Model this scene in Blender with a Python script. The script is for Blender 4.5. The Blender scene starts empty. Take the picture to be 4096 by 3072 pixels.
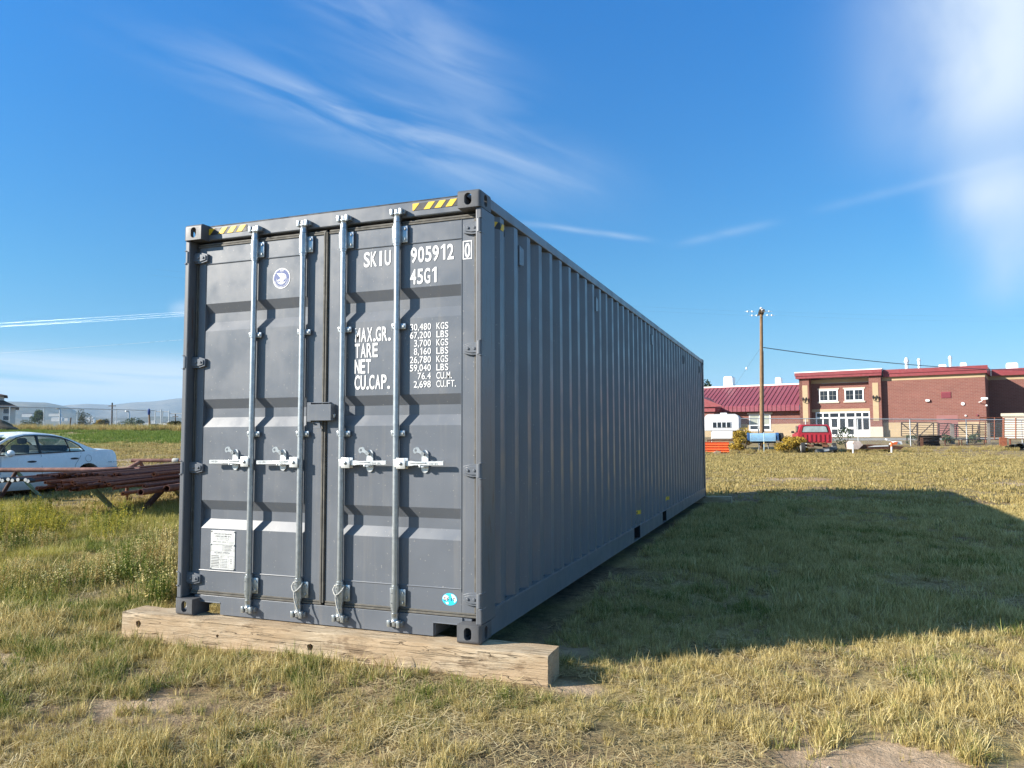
import bpy, bmesh, math, random
import numpy as np
from mathutils import Vector, Matrix, Euler
R = math.radians
random.seed(7)
RNG = np.random.default_rng(11)
SC = bpy.context.scene
COL = SC.collection

# ------------------------------------------------------------------ camera
CAM = (4.3239, -4.4301, 1.3048)
YAW, PITCH, ROLL, FPX = 0.360965, 0.066620, -0.003337, 3041.95
FW = Vector((-math.sin(YAW) * math.cos(PITCH), math.cos(YAW) * math.cos(PITCH), math.sin(PITCH)))
_r = Vector((math.cos(YAW), math.sin(YAW), 0))
_u = _r.cross(FW)
RT = _r * math.cos(ROLL) + _u * math.sin(ROLL)
UP = _u * math.cos(ROLL) - _r * math.sin(ROLL)
cd = bpy.data.cameras.new('camera')
cd.sensor_width = 36.0
cd.lens = FPX / 4096 * 36
cd.clip_end = 60000
cd.clip_start = 0.05
cam = bpy.data.objects.new('camera', cd)
COL.objects.link(cam)
cam.matrix_world = Matrix((
    (RT.x, UP.x, -FW.x, CAM[0]), (RT.y, UP.y, -FW.y, CAM[1]),
    (RT.z, UP.z, -FW.z, CAM[2]), (0, 0, 0, 1)))
SC.camera = cam
RXY = Vector((math.cos(YAW), math.sin(YAW), 0))
FXY = Vector((-math.sin(YAW), math.cos(YAW), 0))

def ray(u, v):
    return FW + RT * ((u - 2048) / FPX) - UP * ((v - 1536) / FPX)

def at(u, v, d):
    """world point seen at photo position (u, v), d metres along the view axis"""
    return Vector(CAM) + ray(u, v) * d

# ------------------------------------------------------------------ light
SUN_EL, SUN_DIR = R(25.3), Vector((-0.754, -0.499, 0)) / 0.9042   # horizontal direction towards the sun
sl = bpy.data.lights.new('sun', 'SUN')
sl.energy = 5.0
sl.angle = R(0.55)
sl.color = (1.0, 0.93, 0.82)
sun = bpy.data.objects.new('sun', sl)
COL.objects.link(sun)
to_sun = SUN_DIR * math.cos(SUN_EL) + Vector((0, 0, math.sin(SUN_EL)))
sun.rotation_euler = to_sun.to_track_quat('Z', 'Y').to_euler()
sun.location = (0, 0, 40)

SC.view_settings.view_transform = 'Standard'
SC.view_settings.look = 'None'
SC.view_settings.exposure = 1.15
SC.view_settings.gamma = 1.0

w = bpy.data.worlds.new('World')
SC.world = w
w.use_nodes = True
WT = w.node_tree
WT.nodes.clear()
def wn(t, **k):
    n = WT.nodes.new(t)
    for a, b in k.items():
        setattr(n, a, b)
    return n
def wmath(op, a, b=None, c=None, clamp=False):
    n = wn('ShaderNodeMath', operation=op, use_clamp=clamp)
    for i, x in enumerate((a, b, c)):
        if x is None:
            continue
        if isinstance(x, (int, float)):
            n.inputs[i].default_value = x
        else:
            WT.links.new(x, n.inputs[i])
    return n.outputs[0]
sky = wn('ShaderNodeTexSky', sky_type='NISHITA', sun_disc=False)
sky.sun_elevation = SUN_EL
sky.sun_rotation = math.atan2(SUN_DIR.x, SUN_DIR.y)
sky.altitude = 1700
sky.air_density = 1.0
sky.dust_density = 0.6
sky.ozone_density = 2.2
grade = wn('ShaderNodeHueSaturation')
grade.inputs['Saturation'].default_value = 1.22
WT.links.new(sky.outputs[0], grade.inputs['Color'])
tint = wn('ShaderNodeMix', data_type='RGBA', blend_type='MULTIPLY')
tint.inputs[0].default_value = 1.0
WT.links.new(grade.outputs[0], tint.inputs[6])
tint.inputs[7].default_value = (0.86, 1.0, 1.04, 1)
tc = wn('ShaderNodeTexCoord')
DIR = tc.outputs['Generated']
def wdot(v):
    n = wn('ShaderNodeVectorMath', operation='DOT_PRODUCT')
    WT.links.new(DIR, n.inputs[0])
    n.inputs[1].default_value = v
    return n.outputs['Value']
def cloud_coords(p0, p1):
    """gnomonic coordinates of the sky along and across the great circle p0-p1 (photo positions turned into directions)"""
    a, b = ray(*p0).normalized(), ray(*p1).normalized()
    c = (a + b).normalized()
    al = (b - a).normalized()
    ac = c.cross(al).normalized()
    half = (b - a).length / 2
    dc = wmath('MAXIMUM', wdot(c), 0.05)
    return wmath('DIVIDE', wdot(al), dc), wmath('DIVIDE', wdot(ac), dc), half, wdot(c)
def shared_noise(p0, p1, scale, detail, dist, seed):
    """stretched noise laid along one great circle of the sky, shared by several clouds"""
    s, t, half, dc = cloud_coords(p0, p1)
    cmb = wn('ShaderNodeCombineXYZ')
    WT.links.new(wmath('MULTIPLY', s, scale[0]), cmb.inputs[0])
    WT.links.new(wmath('MULTIPLY', t, scale[1]), cmb.inputs[1])
    cmb.inputs[2].default_value = seed
    nz = wn('ShaderNodeTexNoise')
    nz.inputs['Scale'].default_value = 1.0
    nz.inputs['Detail'].default_value = detail
    nz.inputs['Roughness'].default_value = 0.52
    nz.inputs['Distortion'].default_value = dist
    WT.links.new(cmb.outputs[0], nz.inputs['Vector'])
    return nz.outputs[0]
K = 4096 / 2212
def P(x, y):
    return (x * K, y * K)
CIRRUS = shared_noise(P(300, 60), P(1290, 430), (5, 30), 6, .55, 1.3)
SOFT = shared_noise(P(2000, 0), P(2200, 700), (3, 5), 5, .25, 4.1)
BANDS = shared_noise(P(-300, 790), P(620, 850), (3, 60), 3, .3, 9.4)
def cloud(p0, p1, width, strength, noise, lo, hi, sharp=1.6, ex=2.0):
    """one streak of thin cloud, width in radians"""
    s, t, half, dc = cloud_coords(p0, p1)
    es = wmath('POWER', wmath('ABSOLUTE', wmath('DIVIDE', s, half)), 2 * sharp)
    et = wmath('POWER', wmath('ABSOLUTE', wmath('DIVIDE', t, width)), ex)
    m = wmath('EXPONENT', wmath('MULTIPLY', wmath('ADD', es, et), -1.0))
    m = wmath('MULTIPLY', m, wmath('GREATER_THAN', dc, 0.1))
    mr = wn('ShaderNodeMapRange', interpolation_type='SMOOTHSTEP')
    mr.inputs[1].default_value, mr.inputs[2].default_value = lo, hi
    WT.links.new(noise, mr.inputs[0])
    return wmath('MULTIPLY', wmath('MULTIPLY', m, mr.outputs[0]), strength)
CLOUDS = [
    cloud(P(360, 110), P(1240, 400), .034, .36, CIRRUS, .30, .75),
    cloud(P(640, 190), P(1250, 370), .060, .14, CIRRUS, .30, .8),
    cloud(P(960, 350), P(1320, 415), .034, .30, SOFT, .10, .8, 1.5),
    cloud(P(640, -80), P(1090, 185), .042, .30, CIRRUS, .28, .72),
    cloud(P(2130, -200), P(2150, 320), .092, 1.0, SOFT, .12, .54, 1.8),
    cloud(P(2040, 450), P(2290, 390), .045, .85, SOFT, .14, .62),
    cloud(P(2190, 470), P(2230, 650), .045, .70, SOFT, .22, .68),
    cloud(P(1125, 481), P(1396, 517), .0035, .30, CIRRUS, .1, .6, 3),
    cloud(P(1480, 524), P(1660, 484), .0050, .20, CIRRUS, .1, .6),
    cloud(P(1780, 450), P(2230, 338), .0055, .22, SOFT, .2, .75, 3),
    cloud(P(-500, 778), P(620, 815), .018, .90, BANDS, .26, .58, 3),
    cloud(P(-500, 828), P(620, 850), .020, .75, BANDS, .28, .60, 3),
    cloud(P(368, 672), P(412, 660), .008, .45, SOFT, .2, .7),
]
acc = CLOUDS[0]
for c in CLOUDS[1:]:      # screen them over one another
    acc = wmath('SUBTRACT', 1.0, wmath('MULTIPLY', wmath('SUBTRACT', 1.0, acc), wmath('SUBTRACT', 1.0, c)), clamp=True)
# elevation grade: pale horizon, deep blue above, zenith whitened as added fill for shade
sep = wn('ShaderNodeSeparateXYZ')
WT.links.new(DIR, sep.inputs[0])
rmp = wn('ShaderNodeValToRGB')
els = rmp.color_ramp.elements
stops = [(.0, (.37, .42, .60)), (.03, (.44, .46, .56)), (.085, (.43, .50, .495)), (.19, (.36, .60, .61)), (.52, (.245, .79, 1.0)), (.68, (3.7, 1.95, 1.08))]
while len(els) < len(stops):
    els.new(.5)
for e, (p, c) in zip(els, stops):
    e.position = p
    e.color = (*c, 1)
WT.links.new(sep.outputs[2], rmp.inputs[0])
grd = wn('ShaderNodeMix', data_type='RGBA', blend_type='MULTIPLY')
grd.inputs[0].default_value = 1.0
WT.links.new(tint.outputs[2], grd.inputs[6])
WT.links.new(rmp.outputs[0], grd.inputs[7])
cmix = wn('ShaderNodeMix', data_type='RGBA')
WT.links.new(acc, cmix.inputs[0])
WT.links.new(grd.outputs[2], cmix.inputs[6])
cmix.inputs[7].default_value = (3.3, 3.75, 4.25, 1)
w.cycles.sampling_method = 'MANUAL'
w.cycles.sample_map_resolution = 256
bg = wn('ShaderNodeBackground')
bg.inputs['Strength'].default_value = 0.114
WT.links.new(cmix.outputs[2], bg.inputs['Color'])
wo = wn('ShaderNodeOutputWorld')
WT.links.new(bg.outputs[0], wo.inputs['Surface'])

# ------------------------------------------------------------------ materials
class NT:
    """small helper for building node trees"""
    def __init__(s, name):
        s.m = bpy.data.materials.new(name)
        s.m.use_nodes = True
        s.t = s.m.node_tree
        s.b = s.t.nodes['Principled BSDF']
        s.tc = None
    def n(s, t, **k):
        n = s.t.nodes.new(t)
        for a, b in k.items():
            setattr(n, a, b)
        return n
    def l(s, a, b):
        s.t.links.new(a, b)
    def coord(s, kind='Object', scale=(1, 1, 1), rot=(0, 0, 0)):
        t = s.n('ShaderNodeTexCoord')
        m = s.n('ShaderNodeMapping')
        m.inputs['Scale'].default_value = scale
        m.inputs['Rotation'].default_value = rot
        s.l(t.outputs[kind], m.inputs[0])
        return m.outputs[0]
    def wcoord(s, scale=(1, 1, 1)):
        g = s.n('ShaderNodeNewGeometry')
        m = s.n('ShaderNodeMapping')
        m.inputs['Scale'].default_value = scale
        s.l(g.outputs['Position'], m.inputs[0])
        return m.outputs[0]
    def noise(s, vec, scale, detail=4, rough=.55, dist=0):
        n = s.n('ShaderNodeTexNoise')
        n.inputs['Scale'].default_value = scale
        n.inputs['Detail'].default_value = detail
        n.inputs['Roughness'].default_value = rough
        n.inputs['Distortion'].default_value = dist
        if vec is not None:
            s.l(vec, n.inputs['Vector'])
        return n.outputs[0]
    def ramp(s, f, stops):
        r = s.n('ShaderNodeValToRGB')
        e = r.color_ramp.elements
        while len(e) < len(stops):
            e.new(.5)
        for x, (p, c) in zip(e, stops):
            x.position = p
            x.color = (*c, 1) if not isinstance(c, (int, float)) else (c, c, c, 1)
        s.l(f, r.inputs[0])
        return r.outputs[0]
    def rng(s, f, a, b, c=0., d=1., smooth=True):
        r = s.n('ShaderNodeMapRange')
        if smooth:
            r.interpolation_type = 'SMOOTHSTEP'
        for i, x in enumerate((a, b, c, d)):
            r.inputs[i + 1].default_value = x
        s.l(f, r.inputs[0])
        return r.outputs[0]
    def mix(s, f, a, b, mode='MIX'):
        n = s.n('ShaderNodeMix', data_type='RGBA', blend_type=mode)
        for i, x in ((0, f), (6, a), (7, b)):
            if isinstance(x, (int, float)):
                n.inputs[i].default_value = x
            elif isinstance(x, tuple):
                n.inputs[i].default_value = (*x, 1) if len(x) == 3 else x
            else:
                s.l(x, n.inputs[i])
        return n.outputs[2]
    def math(s, op, a, b=0.):
        n = s.n('ShaderNodeMath', operation=op)
        for i, x in enumerate((a, b)):
            if isinstance(x, (int, float)):
                n.inputs[i].default_value = x
            else:
                s.l(x, n.inputs[i])
        return n.outputs[0]
    def bump(s, h, strength=.3, dist=.01, normal=None):
        b = s.n('ShaderNodeBump')
        b.inputs['Strength'].default_value = strength
        b.inputs['Distance'].default_value = dist
        s.l(h, b.inputs['Height'])
        if normal is not None:
            s.l(normal, b.inputs['Normal'])
        s.l(b.outputs[0], s.b.inputs['Normal'])
        return b.outputs[0]
    def base(s, c):
        if isinstance(c, tuple):
            s.b.inputs['Base Color'].default_value = (*c, 1)
        else:
            s.l(c, s.b.inputs['Base Color'])
    def set(s, rough=.5, metal=0., spec=.5):
        s.b.inputs['Roughness'].default_value = rough
        s.b.inputs['Metallic'].default_value = metal
        s.b.inputs['Specular IOR Level'].default_value = spec

MATS = {}
def mat(name, col, rough=.5, metal=0., var=.18, scale=4., dirt=None, dirt_amt=.35, bump=0., bscale=40., spec=.5, stretch=(1, 1, 1)):
    """paint, steel, plastic: a base colour with mottling, optional dirt patches and a fine bump"""
    if name in MATS:
        return MATS[name]
    t = NT(name)
    v = t.coord('Object', stretch)
    nz = t.noise(v, scale, 5)
    lo = tuple(x * (1 - var) for x in col)
    hi = tuple(min(1, x * (1 + var)) for x in col)
    c = t.ramp(nz, [(.3, lo), (.7, hi)])
    if dirt:
        d = t.rng(t.noise(v, scale * 1.7, 8, .65), .5, .72, 0, dirt_amt)
        c = t.mix(d, c, dirt)
    t.base(c)
    t.set(rough, metal, spec)
    rr = t.rng(t.noise(v, scale * 3, 4), .3, .7, max(.02, rough - .1), min(1, rough + .12))
    t.l(rr, t.b.inputs['Roughness'])
    if bump:
        t.bump(t.noise(v, bscale, 4), bump, .004)
    MATS[name] = t.m
    return t.m

def rust(name, col, col2, scale=12.):
    t = NT(name)
    v = t.coord('Object', (1, 1, 1))
    oi = t.n('ShaderNodeObjectInfo')
    add = t.n('ShaderNodeVectorMath', operation='ADD')
    t.l(v, add.inputs[0])
    t.l(oi.outputs['Random'], add.inputs[1])
    nz = t.noise(add.outputs[0], scale, 7, .65)
    c = t.ramp(nz, [(.25, tuple(x * .45 for x in col)), (.5, col), (.72, col2)])
    c = t.mix(t.rng(oi.outputs['Random'], 0, 1, 0, .5, False), c, tuple(x * .5 for x in col), 'MIX')
    t.base(c)
    t.set(.75, 0, .3)
    t.bump(nz, .4, .004)
    MATS[name] = t.m
    return t.m

# ------------------------------------------------------------------ mesh builder
class MB:
    def __init__(s, T=None):
        s.v, s.f, s.T = [], [], T
    def add(s, vs, fs, T=None):
        o = len(s.v)
        for p in vs:
            p = Vector(p)
            if T is not None:
                p = T @ p
            if s.T is not None:
                p = s.T @ p
            s.v.append(p)
        s.f += [[o + i for i in f] for f in fs]
        return s
    def box(s, x0, x1, y0, y1, z0, z1, T=None):
        vs = [(x, y, z) for x in (x0, x1) for y in (y0, y1) for z in (z0, z1)]
        return s.add(vs, [(0, 1, 3, 2), (4, 6, 7, 5), (0, 4, 5, 1), (2, 3, 7, 6), (0, 2, 6, 4), (1, 5, 7, 3)], T)
    def cbox(s, x0, x1, y0, y1, z0, z1, c=.004, T=None):
        """box with chamfered edges"""
        bm = bmesh.new()
        bmesh.ops.create_cube(bm, size=1)
        for q in bm.verts:
            q.co = Vector(((x0 + x1) / 2 + q.co.x * (x1 - x0), (y0 + y1) / 2 + q.co.y * (y1 - y0), (z0 + z1) / 2 + q.co.z * (z1 - z0)))
        c = min(c, .45 * min(x1 - x0, y1 - y0, z1 - z0))
        bmesh.ops.bevel(bm, geom=bm.edges[:], offset=c, segments=2, profile=.5, affect='EDGES')
        bm.verts.index_update()
        s.add([q.co.copy() for q in bm.verts], [[q.index for q in f.verts] for f in bm.faces], T)
        bm.free()
        return s
    def prism(s, poly, a0, a1, axis='y', T=None):
        """extrude a 2D outline: axis y takes (x,z) points, x takes (y,z), z takes (x,y)"""
        n = len(poly)
        def p(q, a):
            return {'y': (q[0], a, q[1]), 'x': (a, q[0], q[1]), 'z': (q[0], q[1], a)}[axis]
        vs = [p(q, a0) for q in poly] + [p(q, a1) for q in poly]
        fs = [list(range(n)), list(range(2 * n - 1, n - 1, -1))] + [(i, i + n, (i + 1) % n + n, (i + 1) % n) for i in range(n)]
        return s.add(vs, fs, T)
    def tube(s, pts, r, n=10, cap=True, T=None):
        """round bar through points; r one radius or one for each point"""
        pts = [Vector(p) for p in pts]
        k = len(pts)
        rs = r if isinstance(r, (list, tuple)) else [r] * k
        vs, fs = [], []
        ref = None
        for i, p in enumerate(pts):
            d = (pts[min(i + 1, k - 1)] - pts[max(i - 1, 0)]).normalized()
            if ref is None:
                ref = Vector((0, 0, 1)) if abs(d.z) < .9 else Vector((1, 0, 0))
            a = d.cross(ref).normalized()
            b = d.cross(a).normalized()
            ref = -b if b.dot(ref) < 0 else b
            a = d.cross(ref).normalized()
            b = d.cross(a).normalized()
            for j in range(n):
                t = 2 * math.pi * j / n
                vs.append(p + (a * math.cos(t) + b * math.sin(t)) * rs[i])
        for i in range(k - 1):
            for j in range(n):
                j2 = (j + 1) % n
                fs.append((i * n + j, i * n + j2, (i + 1) * n + j2, (i + 1) * n + j))
        if cap:
            fs.append(list(range(n - 1, -1, -1)))
            fs.append([(k - 1) * n + j for j in range(n)])
        return s.add(vs, fs, T)
    def pipe(s, p0, p1, r, wall, n=14):
        """hollow open-ended pipe"""
        p0, p1 = Vector(p0), Vector(p1)
        d = (p1 - p0).normalized()
        a = d.cross(Vector((0, 0, 1))).normalized()
        b = d.cross(a)
        vs, fs = [], []
        dep = min(.5, (p1 - p0).length * .4)
        for p, rr in ((p0 + d * dep, r - wall), (p0, r - wall), (p0, r), (p1, r), (p1, r - wall), (p1 - d * dep, r - wall)):
            for j in range(n):
                t = 2 * math.pi * j / n
                vs.append(p + (a * math.cos(t) + b * math.sin(t)) * rr)
        for i in range(5):
            for j in range(n):
                j2 = (j + 1) % n
                fs.append((i * n + j, i * n + j2, (i + 1) * n + j2, (i + 1) * n + j))
        fs += [list(range(n)), [5 * n + j for j in range(n)]]
        return s.add(vs, fs)
    def ball(s, c, r, n=10, m=7, T=None, sq=(1, 1, 1)):
        vs, fs = [], []
        for i in range(m + 1):
            ph = math.pi * i / m
            for j in range(n):
                t = 2 * math.pi * j / n
                vs.append((c[0] + r * sq[0] * math.sin(ph) * math.cos(t), c[1] + r * sq[1] * math.sin(ph) * math.sin(t), c[2] + r * sq[2] * math.cos(ph)))
        for i in range(m):
            for j in range(n):
                j2 = (j + 1) % n
                fs.append((i * n + j, (i + 1) * n + j, (i + 1) * n + j2, i * n + j2))
        return s.add(vs, fs, T)
    def loft(s, rings, closed=True, cap=True, T=None):
        n, k = len(rings[0]), len(rings)
        vs = [p for r in rings for p in r]
        fs = []
        for i in range(k - 1):
            for j in range(n if closed else n - 1):
                j2 = (j + 1) % n
                fs.append((i * n + j, i * n + j2, (i + 1) * n + j2, (i + 1) * n + j))
        if cap:
            fs.append(list(range(n - 1, -1, -1)))
            fs.append([(k - 1) * n + j for j in range(n)])
        return s.add(vs, fs, T)
    def mesh(s, name):
        me = bpy.data.meshes.new(name)
        me.from_pydata([tuple(p) for p in s.v], [], s.f)
        bm = bmesh.new()
        bm.from_mesh(me)
        bmesh.ops.remove_doubles(bm, verts=bm.verts[:], dist=1e-5)
        bmesh.ops.recalc_face_normals(bm, faces=bm.faces[:])
        bm.to_mesh(me)
        bm.free()
        return me
    def build(s, name, m, parent=None, bevel=0., smooth=None, label=None):
        me = s.mesh(name)
        return link(name, me, m, parent, bevel, smooth, label)

def link(name, me, m, parent=None, bevel=0., smooth=None, label=None):
    if m is not None:
        me.materials.clear()
        me.materials.append(m)
    o = bpy.data.objects.new(name, me)
    COL.objects.link(o)
    if parent is not None:
        o.parent = parent
    if bevel:
        b = o.modifiers.new('bevel', 'BEVEL')
        b.width = bevel
        b.segments = 2
        b.limit_method = 'ANGLE'
        b.angle_limit = R(40)
    if smooth is not None:
        me.polygons.foreach_set('use_smooth', [True] * len(me.polygons))
        me.set_sharp_from_angle(angle=R(smooth))
    if label:
        o['label'] = label
    return o

def tag(o, label=None, cat=None, group=None, kind=None):
    if label: o['label'] = label
    if cat: o['category'] = cat
    if group: o['group'] = group
    if kind: o['kind'] = kind
    return o

def thing(name, label, cat, loc=(0, 0, 0), rz=0., group=None):
    o = bpy.data.objects.new(name, None)
    o.empty_display_size = .2
    COL.objects.link(o)
    o.location = loc
    o.rotation_euler = (0, 0, rz)
    return tag(o, label, cat, group)

def boolcut(mb, cutters):
    """mesh of mb minus every cutter"""
    a = bpy.data.objects.new('cut_a', mb.mesh('cut_a'))
    COL.objects.link(a)
    tmp = []
    for c in cutters:
        b = bpy.data.objects.new('cut_b', c.mesh('cut_b'))
        COL.objects.link(b)
        m = a.modifiers.new('b', 'BOOLEAN')
        m.operation = 'DIFFERENCE'
        m.solver = 'EXACT'
        m.object = b
        tmp.append(b)
    dg = bpy.context.evaluated_depsgraph_get()
    me = bpy.data.meshes.new_from_object(a.evaluated_get(dg))
    for b in tmp:
        bpy.data.objects.remove(b)
    bpy.data.objects.remove(a)
    return me

def text_mesh(s, h, wcell=None, bold=0., squeeze=1.):
    """flat lettering as a mesh in the x/z plane (facing -y); h is the capital height; wcell places each character in its own cell"""
    out = MB()
    x = 0.
    for ch in s:
        if ch == ' ':
            x += (wcell or h * .5)
            continue
        if ch == '1':        # narrow figure one with its flag
            vs = np.array([(.20, 0, 0), (.31, 0, 0), (.31, .729, 0), (.22, .729, 0), (.08, .60, 0), (.08, .50, 0), (.20, .585, 0)])
            faces = [(0, 1, 2, 3, 6), (3, 4, 5, 6)]
        else:
            cu = bpy.data.curves.new('t', 'FONT')
            cu.body = ch
            cu.size = 1
            cu.offset = bold
            cu.resolution_u = 4
            ob = bpy.data.objects.new('t', cu)
            COL.objects.link(ob)
            dg = bpy.context.evaluated_depsgraph_get()
            me = bpy.data.meshes.new_from_object(ob.evaluated_get(dg))
            bpy.data.objects.remove(ob)
            vs = np.array([v.co[:] for v in me.vertices])
            faces = [list(p.vertices) for p in me.polygons]
            bpy.data.meshes.remove(me)
        if len(vs):
            k = h / .729
            xs = vs[:, 0] * k * squeeze
            if wcell and ch not in '.,':
                xs = xs * min(1, wcell * .86 / (xs.max() - xs.min()))
            w0, w1 = xs.min(), xs.max()
            if wcell:
                off = x + (wcell - (w1 - w0)) / 2 - w0
                if ch in '.,':
                    off = x + wcell * .05 - w0
            else:
                off = x - w0
            out.add([(a + off, 0, b * k) for a, b in zip(xs, vs[:, 1])], faces)
            if wcell:
                x += wcell * (.45 if ch in '.,' else 1)
            else:
                x += (w1 - w0) + h * .16
    return out, x

def lerp(x, tab):
    xs, ys = zip(*tab)
    return np.interp(x, xs, ys)

# ------------------------------------------------------------------ terrain
ZL = [(0, -.19), (5, -.19), (8, -.16), (14, -.12), (18, -.11), (22, -.08), (26, .14), (30, .46), (40, .88), (55, 1.18), (66, 1.62), (75, 1.72), (100, 1.6), (140, 0), (200, -6), (400, -20), (1500, -40), (60000, -40)]
ZR = [(0, -.19), (5, -.19), (8, -.15), (15, -.09), (20, -.05), (30, .01), (45, .10), (52, .22), (60, .45), (80, .90), (120, 1.1), (200, 1.0), (400, -5), (1500, -40), (60000, -40)]
def hash_noise(x, y, s):
    """smooth value noise"""
    x, y = np.asarray(x) / s, np.asarray(y) / s
    xi, yi = np.floor(x).astype(np.int64), np.floor(y).astype(np.int64)
    fx, fy = x - xi, y - yi
    fx, fy = fx * fx * (3 - 2 * fx), fy * fy * (3 - 2 * fy)
    def h(a, b):
        n = (a * 374761393 + b * 668265263) & 0x7fffffff
        n = ((n ^ (n >> 13)) * 1274126177) & 0x7fffffff
        return ((n ^ (n >> 16)) & 0xffff) / 65535.0
    return (h(xi, yi) * (1 - fx) + h(xi + 1, yi) * fx) * (1 - fy) + (h(xi, yi + 1) * (1 - fx) + h(xi + 1, yi + 1) * fx) * fy
def ground_z(x, y):
    x, y = np.asarray(x, float), np.asarray(y, float)
    r = np.hypot(x - CAM[0], y - CAM[1])
    q = np.clip((x + 1.5 + r * .12) / (5 + r * .08) + .5, 0, 1)
    q = q * q * (3 - 2 * q)
    z = lerp(r, ZL) * (1 - q) + lerp(r, ZR) * q
    near = np.clip(1 - r / 200, 0, 1)
    z = z + near * ((hash_noise(x, y, 1.3) - .5) * .05 + (hash_noise(x + 9, y, .35) - .5) * .022 + (hash_noise(x, y + 31, 6) - .5) * .06 * np.clip(r / 12, 0, 1))
    flat = ((x > -1.2) & (x < 3.6) & (y > -.6) & (y < 12.8))
    z = np.where(flat, np.minimum(z, -.14), z)
    return z
def gz(x, y):
    return float(ground_z(np.array([x]), np.array([y]))[0])

def grid_mesh(name, rs, ths, fz):
    R2, T2 = np.meshgrid(rs, ths, indexing='ij')
    X = CAM[0] + R2 * np.sin(T2)
    Y = CAM[1] + R2 * np.cos(T2)
    Z = fz(X, Y)
    n, m = R2.shape
    v = np.stack([X, Y, Z], -1).reshape(-1, 3)
    i, j = np.meshgrid(np.arange(n - 1), np.arange(m - 1), indexing='ij')
    f = np.stack([i * m + j, i * m + j + 1, (i + 1) * m + j + 1, (i + 1) * m + j], -1).reshape(-1, 4)
    me = bpy.data.meshes.new(name)
    me.from_pydata(v.tolist(), [], f[:, ::-1].tolist())
    me.polygons.foreach_set('use_smooth', [True] * len(me.polygons))
    return me

def ground_material():
    t = NT('field_soil')
    p = t.wcoord()
    big = t.noise(p, .16, 5, .6)
    mid = t.noise(p, 1.1, 6, .62)
    fine = t.noise(p, 14., 5, .65)
    soil = t.ramp(fine, [(.28, (.085, .055, .033)), (.5, (.20, .14, .088)), (.75, (.34, .245, .16))])
    straw = t.ramp(t.noise(p, 30., 5, .7, 1.2), [(.3, (.16, .115, .05)), (.52, (.36, .275, .12)), (.75, (.50, .39, .17))])
    c = t.mix(t.rng(mid, .40, .66), soil, straw)
    green = t.ramp(fine, [(.3, (.035, .06, .012)), (.7, (.11, .15, .035))])
    g1 = t.rng(t.noise(p, .45, 6, .65), .50, .68, 0, .25)
    c = t.mix(g1, c, green)
    # lush strip at the foot of the far left fence, dirt track in front of it
    g = t.n('ShaderNodeNewGeometry')
    s = t.n('ShaderNodeSeparateXYZ')
    t.l(g.outputs['Position'], s.inputs[0])
    x, y = s.outputs[0], s.outputs[1]
    rr = t.math('SQRT', t.math('ADD', t.math('POWER', t.math('SUBTRACT', x, CAM[0]), 2.), t.math('POWER', t.math('SUBTRACT', y, CAM[1]), 2.)))
    left = t.rng(x, -2., -14.)
    wob = t.math('MULTIPLY', t.math('SUBTRACT', big, .5), 22.)
    rw = t.math('ADD', rr, wob)
    band = t.math('MULTIPLY', t.math('MULTIPLY', t.rng(rw, 37., 43.), t.rng(rw, 66., 58.)), left)
    lush = t.ramp(t.noise(p, 2.2, 5, .7), [(.3, (.07, .11, .018)), (.55, (.16, .21, .04)), (.8, (.32, .28, .10))])
    c = t.mix(t.math('MULTIPLY', band, .9), c, lush)
    dirt = t.math('MULTIPLY', t.math('MULTIPLY', t.rng(rw, 25., 27.), t.rng(rw, 33., 29.)), left)
    c = t.mix(t.math('MULTIPLY', dirt, .75), c, t.ramp(fine, [(.3, (.34, .25, .17)), (.7, (.5, .39, .28))]))
    # bare sandy patches by the near right corner and out in the field
    for (cx, cy, r0, r1) in BARE:
        d = t.math('SQRT', t.math('ADD', t.math('POWER', t.math('SUBTRACT', x, cx), 2.), t.math('POWER', t.math('MULTIPLY', t.math('SUBTRACT', y, cy), 1.3), 2.)))
        d = t.math('ADD', d, t.math('MULTIPLY', t.math('SUBTRACT', mid, .5), r1 * .9))
        c = t.mix(t.rng(d, r1, r0, 0, .9), c, t.ramp(fine, [(.3, (.32, .225, .15)), (.7, (.52, .385, .27))]))
    t.base(c)
    t.set(.92, 0, .15)
    n1 = t.bump(t.noise(p, 55., 6, .7), .7, .02)
    t.bump(t.noise(p, 9., 6, .65), .6, .06, n1)
    return t.m

BARE = [(4.66, -.50, .26, .60), (4.98, -.82, .22, .52), (5.35, -.45, .05, .35), (3.05, -.02, .06, .26), (2.75, .75, .08, .35), (.9, -1.15, .05, .40), (-.6, -.9, .05, .45), (1.9, -1.7, .03, .35), (5.0, 6.2, .1, .45), (6.6, 4.4, .05, .4), (4.1, 19.5, .4, 1.5), (9.5, 18.5, .3, 1.3), (-2.6, 1.4, .2, .8)]
rs = np.concatenate([np.linspace(.0, 8, 90), np.geomspace(8.2, 80, 130), np.geomspace(83, 10400, 60)])
ths = np.linspace(-math.pi, math.pi, 361)
gme = grid_mesh('ground', rs, ths, ground_z)
ground = link('ground', gme, ground_material())
tag(ground, kind='structure')

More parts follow.
